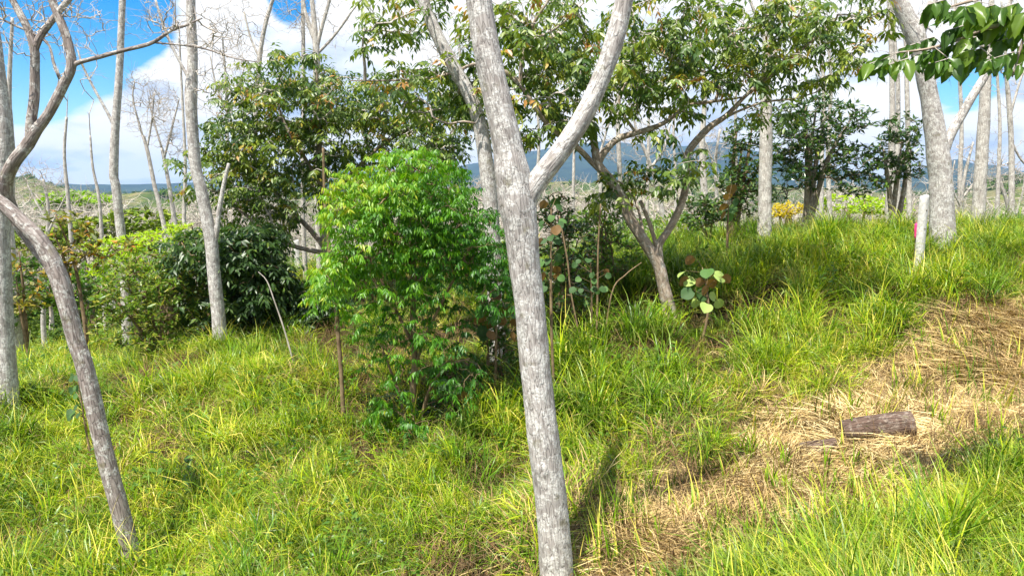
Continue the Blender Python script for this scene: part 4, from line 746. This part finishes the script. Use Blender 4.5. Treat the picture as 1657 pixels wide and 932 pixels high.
for k, (tr_, lb, Yk) in enumerate([
    ([(1437, 375, 15), (1440, 320, 13), (1442, 260, 11), (1444, 180, 9), (1443, 100, 8), (1440, 30, 7), (1435, -50, 5)], 'pale trunk rising out of the loose dark bush', 17.0),
    ([(1452, 380, 9), (1452, 250, 8), (1453, 140, 7), (1447, 60, 6), (1440, -20, 5)], 'thin straight stem just right of the trunk in the loose bush', 21.0),
    ([(1472, 375, 9), (1470, 260, 8), (1468, 160, 7), (1466, 90, 6), (1462, 0, 5)], 'thin straight stem touching the left side of the big forked trunk', 20.0),
    ([(1328, 380, 8), (1330, 260, 7), (1333, 140, 6), (1325, 60, 5), (1315, 0, 4)], 'thin stem rising behind the evergreen tree crown', 23.0),
    ([(1144, 385, 13), (1139, 300, 11), (1136, 240, 9), (1140, 160, 8), (1136, 80, 6), (1130, 0, 5)], 'pale stem seen through the low fork of the spreading tree, beyond the crest', 22.0),
    ([(1046, 400, 6), (1047, 330, 5.5), (1049, 240, 5), (1050, 160, 4), (1048, 60, 3)], 'very thin pale stem framed inside the low fork', 26.0),
    ([(120, 500, 8), (116, 400, 7), (110, 320, 6), (104, 250, 5), (108, 190, 4)], 'pale bare stem over the orange-leaved shrub at the left', 20.0),
    ([(168, 480, 7), (165, 390, 6), (160, 320, 5), (150, 270, 4), (146, 220, 3)], 'thin pale stem just left of the slender trunk', 22.0),
    ([(300, 420, 7), (298, 350, 6), (300, 270, 5), (296, 180, 4), (290, 60, 3)], 'thin bare stem touching the left side of the forest trunk', 20.0),
    ([(860, 430, 7), (866, 330, 6), (872, 230, 5), (866, 130, 4), (860, 20, 3)], 'pale stem inside the fork of the near trunk', 19.0),
    ([(1010, 420, 9), (1004, 300, 8), (1000, 200, 7), (1004, 100, 6), (1010, 0, 5)], 'pale straight stem behind the left limb of the low forked tree', 20.0),
    ([(1090, 400, 5), (1094, 300, 4.5), (1090, 220, 4), (1094, 120, 3)], 'thin pale stem right of the low fork', 24.0),
    ([(1196, 390, 6), (1193, 300, 5), (1190, 200, 4.5), (1194, 80, 3.5)], 'thin pale stem between two evergreen crowns', 24.0),
    ([(1555, 390, 8), (1553, 300, 7), (1556, 200, 6), (1550, 80, 5), (1545, -20, 4)], 'thin pale stem behind the raised limb of the big forked tree', 22.0),
    ([(1612, 390, 8), (1615, 300, 6), (1618, 200, 5), (1612, 100, 4)], 'thin pale stem right of the tall pale trunk', 23.0),
    ([(926, 430, 6), (927, 360, 5), (928, 290, 5), (930, 220, 4), (935, 120, 3)], 'very thin pale stem right of the near forked trunk', 25.0),
    ([(30, 540, 14), (26, 480, 13), (20, 420, 12), (16, 350, 11), (20, 260, 9), (15, 150, 7), (20, 30, 5)], 'pale trunk between the edge trunk and the leaning trunk', 15.5)]):
    ty = [p_[1] for p_ in tr_]; tx = tr_[-2][0]
    tree('slender_tree', lb, 'tree', Yk, tr_, [], 'bark_pale', 9, seed=81 + k, group='slender pale stems beyond the crest', twigs=dict(blobs=[(tx, 30, 40, 60), (tx, 110, 30, 40, 0, .4)], n=30, r=0.0028 * Yk / 16, rmax=0.012))

# ---- bare winter trees behind, each with its own shape
bare = [
    ([(515, 330, 12), (513, 200, 12), (512, 90, 11), (510, 60, 10), (507, 20, 8), (500, -40, 6)], [[(511, 70, 8), (500, 40, 7), (492, 10, 5), (487, -30, 4)], [(512, 80, 7), (522, 40, 6), (532, 5, 5), (540, -40, 3)], [(513, 88, 5), (535, 65, 4.5), (556, 38, 4), (572, 15, 3), (590, -5, 2)]], [(500, 10, 50, 50), (550, 40, 40, 40), (470, 30, 30, 40)], 'bare forked tree rising above the dense leafy crown', 17.0, 90),
    ([(405, 380, 9), (410, 250, 9), (418, 130, 8), (422, 80, 7), (432, 30, 6.5), (445, -10, 5)], [[(420, 95, 4), (405, 60, 3.5), (395, 20, 3)]], [(400, 50, 45, 50), (440, 20, 30, 30), (385, 110, 30, 30)], 'bare tree leaning right behind the left side of the leafy crown', 16.0, 80),
    ([(490, 330, 7), (491, 200, 7), (491, 80, 6), (490, 20, 5.5), (489, -30, 4)], [], [(490, 20, 25, 40)], 'straight bare pole beside the forked bare tree', 17.5, 25),
    ([(275, 420, 8), (262, 350, 7), (250, 300, 6.5), (240, 250, 6), (232, 220, 5)], [[(240, 250, 4), (225, 200, 3.5), (215, 160, 2.5), (218, 130, 2)], [(238, 240, 3.5), (245, 200, 3), (250, 150, 2)]], [(225, 170, 40, 50), (250, 180, 40, 60), (240, 130, 30, 20)], 'fan shaped bare tree between the slender trunk and the forest trunk', 21.0, 170),
    ([(290, 420, 8), (280, 340, 7), (270, 280, 6), (262, 240, 5)], [[(266, 255, 4), (280, 200, 3), (290, 160, 2.2)], [(262, 240, 3.5), (250, 200, 3), (242, 170, 2)]], [(275, 190, 35, 50), (290, 230, 25, 40), (260, 160, 25, 30)], 'bare tree leaning left beside the fan shaped one', 22.0, 130),
    ([(350, 420, 8), (365, 300, 7), (368, 200, 5), (366, 140, 4), (360, 60, 3)], [[(367, 180, 3.5), (350, 140, 3), (340, 90, 2)], [(367, 190, 3), (385, 150, 2.5), (395, 110, 2)]], [(360, 90, 45, 60), (380, 160, 35, 30), (345, 170, 25, 30)], 'bare tree with curling twigs right of the forest trunk', 18.0, 110),
    ([(985, 430, 8), (975, 340, 7), (968, 260, 6), (960, 190, 5), (968, 120, 4)], [[(968, 260, 4), (985, 200, 3.4), (1000, 150, 2.5)]], [(975, 180, 40, 60), (1000, 240, 30, 40)], 'bare tree hidden behind the spreading crown', 19.0, 90),
    ([(1080, 400, 8), (1065, 310, 7), (1050, 260, 6), (1030, 210, 4), (1020, 160, 3)], [[(1055, 270, 5), (1075, 240, 4), (1085, 200, 3)]], [(1040, 220, 40, 45), (1080, 230, 30, 35)], 'bare tree behind the low arching limb', 20.0, 110),
    ([(1165, 400, 7), (1160, 320, 6), (1158, 260, 5), (1165, 210, 3.5)], [[(1160, 280, 3.5), (1145, 240, 3), (1135, 215, 2)]], [(1160, 230, 35, 35), (1140, 250, 25, 30)], 'low bare tree with purple-grey twigs before the blue mountain', 24.0, 130),
    ([(1560, 400, 7), (1556, 330, 6), (1562, 280, 5), (1575, 230, 3)], [[(1558, 340, 4), (1540, 300, 3), (1545, 260, 2)], [(1558, 320, 4), (1580, 290, 3), (1600, 260, 2)]], [(1555, 260, 35, 40), (1585, 300, 30, 30)], 'low bare tree between the forked trunk and the tall pale trunk', 20.0, 110),
    ([(1650, 420, 7), (1630, 330, 6), (1618, 290, 5), (1615, 240, 3)], [[(1640, 360, 4), (1655, 310, 3), (1660, 260, 2)]], [(1620, 270, 30, 35), (1650, 290, 30, 40)], 'low bare tree in front of the right-hand hill', 24.0, 110),
    ([(70, 520, 8), (74, 420, 7), (78, 340, 5), (70, 290, 4)], [[(76, 380, 4), (95, 340, 3), (110, 310, 2)], [(77, 360, 4), (60, 330, 3), (45, 300, 2)]], [(70, 280, 45, 30), (100, 320, 35, 30), (40, 300, 30, 30)], 'spreading bare tree seen beside the leaning trunk', 24.0, 150),
    ([(700, 480, 9), (715, 330, 8), (735, 200, 6), (745, 120, 5), (740, 40, 4)], [[(740, 160, 4), (720, 110, 3), (705, 70, 2.4)], [(742, 150, 4), (765, 110, 3), (775, 70, 2.4)]], [(740, 80, 50, 60), (700, 100, 40, 40)], 'bare tree with fine twigs left of the near forked trunk', 17.0, 120),
    ([(1345, 400, 8), (1340, 250, 7), (1345, 130, 5), (1335, 40, 4)], [[(1343, 160, 4), (1325, 120, 3), (1310, 90, 2)]], [(1340, 60, 45, 60), (1310, 110, 30, 30)], 'bare tree behind the right part of the spreading crown', 20.0, 70),
]
for k, (tr_, lm, bb, lb, Yk, nt_) in enumerate(bare):
    tree('bare_tree', lb, 'tree', Yk, tr_, lm, 'bark_pale', 9, seed=101 + k, flare=0.1, twigs=dict(blobs=bb, n=int(nt_ * 1.2), dy=0.9, r=0.0021 * Yk / 14, rmax=0.018, wob=0.05, shoot=1.6), group='bare leafless trees behind the crowns')

# ---- far woods: leafless trees and bushes on the slopes beyond the crest (nobody could count them)
def bare_proto(seed, h=7.0, w=2.2, n=110):
    g = np.random.default_rng(seed); top = np.array([g.normal(0, .4), g.normal(0, .4), h * 0.55])
    V, Fs, uv, p, r = tube([[0, 0, -0.5], top * 0.5 + g.normal(0, .15, 3), top], [0.10, 0.08, 0.05], 6, 0.5, 0.05, seed); b = Bag(); b.add(V, Fs, uv)
    tips = np.array([0, 0, h * 0.68]) + norm(g.normal(0, 1, (n, 3))) * g.random((n, 1)) ** 0.4 * np.array([w, w, h * 0.34])
    A, B, ra, rb, td = grow(p[len(p) // 3:], tips, 0.011, 0.07, 0.42, -0.02, 3, 0.05, seed)
    m = len(A); k = g.integers(0, m, m); d = norm(norm(B[k] - A[k]) + g.normal(0, 0.6, (m, 3)) + np.array([0, 0, 0.5]))
    A = np.vstack([A, B[k]]); B = np.vstack([B, B[k] + d * g.uniform(0.2, 0.7, (m, 1))]); ra = np.concatenate([ra, rb[k] * .6]); rb = np.concatenate([rb, rb[k] * .3])
    V, q, uv = segs(A, B, ra, rb, 3); b.add(V, q, uv); return mesh_obj('p', np.concatenate(b.V), [np.concatenate(v) for v in b.F.values()], M['twig_far'], data_only=True)
def bush_proto(seed, r=2.2, n=900, mat='fargreen', leaf=0.28, tall=0.8, tc=0.45):
    g = np.random.default_rng(seed); cl = norm(g.normal(0, 1, (14, 3))) * g.uniform(0.3, 0.75, (14, 1)) * r; cl[:, 2] = np.abs(cl[:, 2]) * tall + 0.2 * r
    c = cl[g.integers(0, 14, n)] + norm(g.normal(0, 1, (n, 3))) * g.uniform(0.6, 1, (n, 1)) * r * 0.38
    b = Bag(); leafmesh(b, c, g.normal(0, 1, (n, 3)) + np.array([0, 0, -0.3]), norm(c) + np.array([0, 0, 1.0]) + g.normal(0, .3, (n, 3)), leaf * g.uniform(.6, 1.3, n), leaf * 0.7 * g.uniform(.6, 1.3, n), tc + g.normal(0, 0.15, n))
    return mesh_obj('p', np.concatenate(b.V), [np.concatenate(v) for v in b.F.values()], M[mat], attrs={'tint': np.concatenate(b.t)}, smooth=False, data_only=True)
def far_pts(n, y0, y1, seed, lo=-0.95, hi=0.95):
    g = np.random.default_rng(seed); y = y0 * (y1 / y0) ** g.random(n); x = g.uniform(lo, hi, n) * y; return x, y, H(x, y), g
x, y, z, g = far_pts(620, 26, 130, 5); n = len(x); pxx = proj(np.stack([x, y, z], 1))[0][:, 0]
k = (g.random(n) < np.where(pxx < 420, 0.5, 0.6)); x, y, z, pxx = x[k], y[k], z[k], pxx[k]; n = len(x)
tgt = CZ + np.where(pxx < 420, g.uniform(-1.6, 0.8, n), g.uniform(-1.8, 0.9, n)) * np.interp(y, [27, 130], [1, 2.5])   # tops end a little under eye height
s = np.clip((tgt - z) / 7.0, 0.35, 1.6)
scatter('bare_wood', [bare_proto(300 + q_) for q_ in range(6)], np.stack([x, y, z], 1), g.uniform(0, 6.28, n), g.normal(0, 0.06, (n, 2)), np.stack([s * g.uniform(.8, 1.2, n), s * g.uniform(.8, 1.2, n), s], 1), g.integers(0, 6, n), label='mass of pale leafless trees filling the slope beyond the grass crest', cat='wood')
x, y, z, g = far_pts(1300, 27, 240, 6); n = len(x); s = g.uniform(0.3, 1.05, n) * np.interp(y, [32, 240], [0.8, 1.7])
scatter('green_bushes', [bush_proto(320 + q_, tc=0.3 + 0.12 * q_) for q_ in range(5)], np.stack([x, y, z], 1), g.uniform(0, 6.28, n), np.zeros((n, 2)), np.stack([s, s, s * g.uniform(.6, 1.1, n)], 1), g.integers(0, 5, n), label='scattered green bushes covering the valley beyond the crest', cat='bushes')
x, y, z, g = far_pts(4200, 220, 2300, 7); n = len(x); k = fbm(x / 70, y / 70, 3, 77) > -0.12; x, y, z = x[k], y[k], z[k]; n = len(x); s = g.uniform(1.2, 3.2, n) * np.interp(y, [220, 2300], [0.9, 2.2])
scatter('hill_forest', [bush_proto(340 + q_, n=420, leaf=0.5, tc=0.15 + 0.12 * q_) for q_ in range(4)], np.stack([x, y, z], 1), g.uniform(0, 6.28, n), np.zeros((n, 2)), np.stack([s, s, s * g.uniform(.7, 1.1, n)], 1), g.integers(0, 4, n), label='forest covering the far green hills', cat='forest')
# broad green crown on the left skyline
shrub('dome_tree', 'broad domed green tree on the left skyline beyond the bare wood', 'tree', (125, 345), [(120, 322, 38, 9), (150, 326, 30, 8), (95, 328, 25, 8)], 420, 62.0, 2.5, 'lime', 91, 4, 0.6, 0.3, 0.12, nst=3, w=4, rtip=0.01)

# ---------------------------------------------------------------- small plants with round leaves, each leaf a piece
def round_leaf_data(seed, tint):
    g = np.random.default_rng(seed); n = 12; a = np.linspace(0, 2 * np.pi, n, endpoint=False)
    r = 0.5 * (1 + 0.05 * np.cos(a * 3 + seed)); V = [[0, 0.5, -0.05]] ; ring = []
    for rr_ in (0.5, 1.0):
        for k in range(n):
            x = math.sin(a[k]) * r[k] * rr_; y = 0.5 - math.cos(a[k]) * 0.5 * rr_ * (1.12 if abs(a[k] - math.pi) < .3 else 1)
            if k == 0 and rr_ == 1.0: y += 0.1
            V.append([x, y, 0.07 * abs(x) * 2 - 0.12 * (y - 0.5) ** 2 * 2 + g.normal(0, 0.012)])
    V = np.array(V); F3 = [[0, 1 + k, 1 + (k + 1) % n] for k in range(n)]; F4 = [[1 + k, 1 + n + k, 1 + n + (k + 1) % n, 1 + (k + 1) % n] for k in range(n)]
    ob = mesh_obj('leaf', V, [F3, F4], M['round'], attrs={'tint': np.full(len(V), tint)}, data_only=True); return ob.data
RL = [[round_leaf_data(s + 10 * t, tv) for s in range(2)] for t, tv in enumerate((0.10, 0.38, 0.90))]
def place_leaf(root, data, pos, d, up, size, name='leaf'):
    d = Vector(d).normalized(); x = d.cross(Vector(up)).normalized(); z = x.cross(d)
    from mathutils import Matrix
    m = Matrix((x, d, z)).transposed().to_4x4(); m.translation = Vector(pos) - root.location
    o = bpy.data.objects.new(name, data); COL.objects.link(o); o.parent = root; o.matrix_local = m @ Matrix.Diagonal((size, size, size, 1)); return o
def sapling(label, base, leaves, Y, size, seed, lean=0.0, cat='sapling', name='round_leaf_sapling', rnd=None, stemw=5):
    """leaves: (px, py, look 0 dark /1 mid /2 pale[, 'b'] seen from below"""
    g = np.random.default_rng(seed); g0 = onground(base[0], Y); root = thing(name, label, cat, g0)
    topy = min(l[1] for l in leaves) ; mid = np.mean([l[0] for l in leaves]); top = P(mid, topy + 12, Y)
    V, Fs, uv, p, r = tube([g0 + [0, 0, -.1], g0 * .55 + top * .45 + g.normal(0, .03, 3), top], [stemw * .5 * Y / F, stemw * .4 * Y / F, stemw * .15 * Y / F], 8, 0.06, 0.05, seed)
    b = Bag(); b.add(V, Fs, uv); b.obj('stem', M['stem_brown'], root); A = []; B = []
    for l in leaves:
        q = P(l[0], l[1], Y + g.normal(0, 0.12)); j = np.argmin(np.sum((p - (q - [0, 0, 0.06])) ** 2, 1)); A.append(p[j])
        under = len(l) > 3; sz = size * g.uniform(0.8, 1.2)
        out = norm(q - p[j] + 1e-6); d = norm(out * np.array([1, .6, .3]) + np.array([0, 0, -0.75]) + g.normal(0, 0.15, 3))
        up = np.array([-0.35, -1.0, 0.75]) + g.normal(0, 0.3, 3)
        if under: up = np.array([0.1, 0.8, 0.7]) + g.normal(0, 0.2, 3)
        st_ = q - d * sz * 0.5; B.append(st_); place_leaf(root, RL[l[2]][g.integers(0, 2)], st_, d, up, sz)
    V, q, uv = segs(A, B, np.full(len(A), 0.0035), np.full(len(A), 0.002), 5); b = Bag(); b.add(V, q, uv); b.obj('leaf_stalks', M['stem_brown'], root, kind='stuff')
sapling('young sapling with pale round leaves in the grass right of the low forked tree', (1140, 540), [(1103, 443, 2), (1116, 456, 2), (1164, 448, 2), (1126, 490, 2), (1143, 497, 2), (1153, 480, 2), (1163, 491, 2), (1144, 441, 1, 'b'), (1141, 470, 1, 'b'), (1133, 457, 1, 'b'), (1108, 455, 1, 'b'), (1174, 451, 1, 'b'), (1113, 475, 0), (1150, 458, 2, 'b'), (1117, 421, 1, 'b'), (1137, 477, 0)], 9.3, 0.155, 3)
g = np.random.default_rng(44)
lv = [(int(g.uniform(872, 912)), int(g.uniform(325, 470)), int(g.choice([0, 0, 0, 1])), *(('b',) if g.random() < .18 else ())) for _ in range(32)]
sapling('tall dark round-leaved shrub close behind the near forked trunk', (900, 540), lv, 8.0, 0.10, 5, name='round_leaf_shrub', cat='shrub', stemw=6)
lv = [(int(g.uniform(925, 985)), int(g.uniform(415, 480)), int(g.choice([0, 0, 0, 1])), *(('b',) if g.random() < .15 else ())) for _ in range(14)]
sapling('short round-leaved shrub between the near trunk and the low forked tree', (955, 560), lv, 9.0, 0.085, 6, name='round_leaf_shrub', cat='shrub')
lv = [(int(g.uniform(775, 835)), int(g.uniform(450, 560)), int(g.choice([0, 0, 0, 1])), *(('b',) if g.random() < .45 else ())) for _ in range(26)]
sapling('dark round-leaved shrub with rusty leaf undersides at the right flank of the bushy tree', (800, 640), lv, 8.3, 0.13, 7, name='round_leaf_shrub', cat='shrub')
lv = [(735, 628, 1), (722, 642, 0), (748, 640, 0, 'b'), (733, 650, 1), (742, 618, 1), (718, 622, 0), (755, 625, 0)]
sapling('little broad-leaved seedling in the shade under the bushy tree', (738, 668), lv, 7.7, 0.14, 8, name='round_leaf_sapling')
lv = [(int(g.uniform(112, 145)), int(g.uniform(600, 690)), int(g.choice([0, 1, 1])), ) for _ in range(24)]
sapling('small leafy creeper on a stem touching the left side of the leaning trunk', (128, 700), lv, 7.0, 0.075, 9, name='creeper_plant', cat='plant', stemw=4)
lv = [(1178, 318, 1, 'b'), (1186, 340, 1), (1172, 335, 1, 'b'), (1190, 328, 0), (1180, 352, 1), (1170, 350, 1, 'b'), (1184, 306, 1, 'b')]
sapling('bronze-leaved sapling standing on the crest before the evergreen bush', (1181, 388), lv, 12.0, 0.16, 10, name='round_leaf_sapling')

# ---------------------------------------------------------------- posts, stakes, log, twigs
def box_post(name, label, px0, py0, pxb, Y, w, d, rotz, top_cut=0.25, mat='concrete'):
    top = P(px0, py0, Y); g0 = onground(pxb, Y, -0.3); root = thing(name, label, 'post', g0 + [0, 0, 0.3], 'concrete fence posts')
    ax = norm(top - g0); u = np.array([math.cos(rotz), math.sin(rotz), 0]); u = norm(u - ax * np.dot(u, ax)); v = np.cross(ax, u); Lh = np.linalg.norm(top - g0); c = 0.012
    prof = [(-w / 2 + c, -d / 2), (w / 2 - c, -d / 2), (w / 2, -d / 2 + c), (w / 2, d / 2 - c), (w / 2 - c, d / 2), (-w / 2 + c, d / 2), (-w / 2, d / 2 - c), (-w / 2, -d / 2 + c)]
    lv = [(0, 1), (Lh * 0.35, 1), (Lh * 0.7, 1), (Lh - 0.07, 1), (Lh - 0.012, 0.97), (Lh, 0.86)]; V = []
    for (h, s) in lv:
        for (a, b_) in prof:
            hh = h + (top_cut * a if h > Lh - 0.1 else 0); V.append(g0 + ax * hh + u * a * s + v * b_ * s)
    q = [[l * 8 + k, l * 8 + (k + 1) % 8, (l + 1) * 8 + (k + 1) % 8, (l + 1) * 8 + k] for l in range(len(lv) - 1) for k in range(8)]
    mesh_obj('shaft', np.array(V), [np.array(q), np.array([list(range(40, 48))])], M[mat], root, smooth=False)
    # wire hole plugs on the face towards the camera
    for hh in (0.22, 0.5):
        c0 = g0 + ax * (Lh - hh) - v * (d / 2) * 1.0; a = np.linspace(0, 2 * np.pi, 9)[:-1]
        V = [c0 - v * 0.006] + [c0 + u * math.cos(t_) * 0.013 + ax * math.sin(t_) * 0.013 - v * 0.004 for t_ in a] + [c0 + u * math.cos(t_) * 0.016 + ax * math.sin(t_) * 0.016 + v * 0.004 for t_ in a]
        f3 = [[0, 1 + k, 1 + (k + 1) % 8] for k in range(8)]; f4 = [[1 + k, 9 + k, 9 + (k + 1) % 8, 1 + (k + 1) % 8] for k in range(8)]
        mesh_obj('hole_plug', np.array(V), [f3, f4], M['woodend'], root)
    return root
box_post('concrete_post', 'short white concrete fence post leaning in the grass at the right, before the forked tree', 1496, 317, 1488, 11.4, 0.115, 0.10, 0.5)
box_post('concrete_post', 'small distant grey concrete post below the dense leafy tree, left of its trunk', 479, 389, 481, 19.0, 0.13, 0.13, 0.3)
def stake(name, label, cat, pts, Y, mat='stem_brown', part='shaft', ground_=True, extra=None):
    W, R = limb_pts(pts, Y)
    if ground_: W[0][2] = float(H(W[0][0], W[0][1])) - 0.1
    root = thing(name, label, cat, W[0] + [0, 0, 0.1 if ground_ else 0]); V, Fs, uv, p, r = tube(W, R, 8, 0.05, 0.08, 5); b = Bag(); b.add(V, Fs, uv); b.obj(part, M[mat], root); return root, p, r
root, p, r = stake('wooden_stake', 'short dark stake wrapped with pink tape left of the white concrete post', 'stake', [(1484, 400, 7), (1484, 375, 6), (1483, 357, 6)], 11.6)
W, R = limb_pts([(1484.5, 386, 9), (1485, 372, 10), (1485, 362, 9)], 11.57); V, Fs, uv, p, r = tube(W, R, 10, 0.03, 0.12, 3); b = Bag(); b.add(V, Fs, uv); b.obj('pink_tape', M['pink'], root)
stake('wooden_stake', 'thin upright brown stick left of the bushy tree stem', 'stake', [(556, 655, 8), (552, 600, 7.5), (547, 540, 7), (544, 488, 7)], 8.0)
stake('dry_sapling', 'thin leafless brown stem in front of the dense leafy tree trunk', 'stem', [(538, 470, 6), (532, 400, 6), (526, 330, 5), (523, 240, 4)], 12.0)
for k, (lb, pts, Y) in enumerate([
    ('dead white twig rising from the shaded grass below the small post', [(482, 590, 4), (462, 540, 4), (445, 490, 3), (432, 455, 2.5), (418, 440, 1.5)], 9.5),
    ('thin curved dry twig crossing the tussocks left of the low forked tree', [(975, 515, 4), (990, 475, 4), (1012, 445, 3), (1038, 425, 2)], 9.3),
    ('tall dry stalk standing in the tussocks right of the near trunk', [(966, 535, 6), (967, 470, 5), (968, 400, 4), (972, 330, 3)], 9.4),
    ('crooked dry stalk beside the tall one in the tussocks', [(948, 540, 5), (925, 480, 4), (918, 420, 4), (905, 350, 3)], 9.2)]):
    stake('dry_twig', lb, 'twig', [(a_, b_, c_ * .7) for a_, b_, c_ in pts], Y, 'twig' if k < 1 else 'stem_brown')
# cut log lying on the straw, and the half buried piece to its left
def log(name, label, a, b_, Y, ra, rb, seed, lift=0.5):
    A = onground(a[0], Y); B = onground(b_[0], Y - 0.12); A = A + [0, 0, ra * lift]; B = B + [0, 0, rb * lift]
    root = thing(name, label, 'log', (A + B) / 2 - [0, 0, ra * lift], 'cut logs on the straw')
    V, Fs, uv, p, r = tube([A, A * .6 + B * .4 + [0, 0, 0.01], B], [ra * .97, (ra + rb) / 2 * 0.96, rb], 40, 0.02, 0.09, seed, cap=False); bg = Bag(); bg.add(V, Fs, uv); bg.obj('bark', M['wood'], root)
    for (c, ring, s) in ((A, V[:41], -1), (B, V[-41:], 1)):
        ax = norm(B - A) * s; g = np.random.default_rng(seed); Vs = [c - ax * 0.01]; 
        for f in (0.35, 0.65, 0.9, 1.0):
            for k in range(40): Vs.append(c + (ring[k] - c) * f + ax * (g.normal(0, 0.004) if f < 0.95 else 0))
        f3 = [[0, 1 + k, 1 + (k + 1) % 40] for k in range(40)]; f4 = [[1 + l * 40 + k, 41 + l * 40 + k, 41 + l * 40 + (k + 1) % 40, 1 + l * 40 + (k + 1) % 40] for l in range(3) for k in range(40)]
        mesh_obj('cut_end', np.array(Vs), [f3, f4], M['woodend'], root, smooth=False)
log('cut_log', 'dark brown cut log lying on the dry straw at the lower right', (1382, 722), (1497, 716), 7.1, 0.12, 0.13, 4, 0.95)
log('cut_log', 'thinner grey log half buried in straw, left of the dark cut log', (1275, 722), (1374, 722), 7.1, 0.075, 0.095, 9, 0.75)

# ---------------------------------------------------------------- leafy bough hanging in at the top right, close by
YB = 5.0
tr_ = [(1760, 1010, 60), (1755, 700, 44), (1752, 400, 38), (1745, 150, 32), (1735, -50, 26), (1725, -220, 18)]
r_, wd = tree('large_leaved_tree', 'near tree whose bough of large drooping leaves hangs in at the top right corner', 'tree', YB, tr_,
     [[(1742, 60, 14), (1700, 45, 12), (1650, 40, 9), (1600, 45, 7), (1550, 65, 5.5), (1500, 80, 4), (1455, 85, 3)], [(1738, -20, 12), (1690, -25, 10), (1620, -10, 7), (1560, 5, 5), (1530, 15, 3)],
      [(1665, 42, 6), (1654, 70, 5), (1645, 100, 4), (1638, 125, 2.5)]], 'bark_inga', 18, seed=201, step=0.05)
LD = []
M['bigleaf'] = leaf_mat('leaf_large', [(0.0, (0.035, 0.09, 0.012)), (0.5, (0.09, 0.19, 0.02)), (0.85, (0.20, 0.30, 0.03)), (1.0, (0.40, 0.30, 0.05))], 0.45, 0.35)
for tv in (0.1, 0.28, 0.45, 0.66):
    n = 5; V = []; ys = np.linspace(0, 1, 7); wdt = np.array([0.02, 0.62, 0.95, 1.0, 0.85, 0.5, 0.02]) * 0.5
    for k_, (yy, ww) in enumerate(zip(ys, wdt)):
        for u_ in (-1, -0.5, 0, 0.5, 1): V.append([u_ * ww, yy, (abs(u_) * 0.22 - 0.12 * (k_ % 2) * abs(u_)) * ww * 2 - 0.22 * yy * yy])
    q = [[r1 * 5 + c, r1 * 5 + c + 1, r1 * 5 + c + 6, r1 * 5 + c + 5] for r1 in range(6) for c in range(4)]
    ob = mesh_obj('leaf', np.array(V), [q], M['bigleaf'], attrs={'tint': np.full(len(V), tv)}, data_only=True); LD.append(ob.data)
g = np.random.default_rng(77); count = 0; A = []; B = []
for (cx, cy, nleaf, s_) in [(1440, 88, 5, .9), (1470, 95, 6, 1), (1500, 85, 6, 1), (1530, 75, 7, 1), (1555, 95, 7, 1.1), (1580, 60, 7, 1.1), (1600, 35, 8, 1.1), (1545, 18, 6, .9), (1570, 10, 7, 1), (1610, 8, 8, 1.1), (1640, 20, 8, 1.2), (1655, 55, 5, 1.1), (1640, 85, 5, 1.1), (1650, 105, 4, .9), (1690, 60, 8, 1.2), (1690, 10, 8, 1.2), (1425, 98, 4, .9), (1600, 75, 6, 1.1), (1512, 60, 4, .8), (1535, 95, 6, 1), (1485, 70, 6, .9), (1565, 40, 7, 1), (1590, 20, 7, 1), (1625, 40, 8, 1.1), (1610, 95, 6, 1), (1648, 5, 7, 1.1), (1455, 100, 5, .9), (1575, 80, 6, 1), (1530, 0, 6, 1)]:
    c = P(cx, cy, YB + g.normal(0, 0.15)); j = np.argmin(np.sum((wd - c) ** 2, 1)); A.append(wd[j]); B.append(c); a0 = g.uniform(0, 6.28); dirc = norm(np.array([-1, g.normal(0, .5), -0.3])); A.append(c); e = c + dirc * 0.13; B.append(e)
    sd = norm(np.cross(dirc, [0, 0, 1.0]))
    for k in range(nleaf):
        t_ = (k // 2) / max(1, nleaf // 2); s = 1 if k % 2 else -1; pos = c * (1 - t_) + e * t_; d = dirc * 0.5 + sd * s * 0.6 + np.array([g.normal(0, .25), g.normal(0, .25), -1.0 + g.normal(0, .3)])
        place_leaf(r_, LD[g.integers(0, 4)], pos, d, np.array([-0.4, -0.8, 0.6]) + g.normal(0, .4, 3), 0.135 * s_ * g.uniform(0.6, 1.25)).scale.x *= g.uniform(0.42, 0.56); count += 1
V, q, uv = segs(A, B, np.full(len(A), 0.004), np.full(len(A), 0.002), 5); b = Bag(); b.add(V, q, uv); b.obj('twigs', M['twig'], r_, kind='stuff')

# ---------------------------------------------------------------- air
hm, t, o_ = mat_new('haze'); pv = nn(t, 'ShaderNodeVolumePrincipled'); pv.inputs['Color'].default_value = (0.38, 0.62, 1.0, 1); pv.inputs['Density'].default_value = 0.00010; pv.inputs['Anisotropy'].default_value = 0.2
t.links.new(pv.outputs[0], o_.inputs['Volume'])
allz = Vg[:, 2]; zb, zt = float(allz.min()) - 6, float(max(allz.max(), 20)) + 15; e_ = 9300
V = np.array([[sx * e_, sy * e_, zz_] for zz_ in (zb, zt) for sx, sy in ((-1, -1), (1, -1), (1, 1), (-1, 1))]); q = [[3, 2, 1, 0], [4, 5, 6, 7], [0, 1, 5, 4], [1, 2, 6, 5], [2, 3, 7, 6], [3, 0, 4, 7]]
mesh_obj('haze', V, [q], hm, smooth=False, kind='stuff')
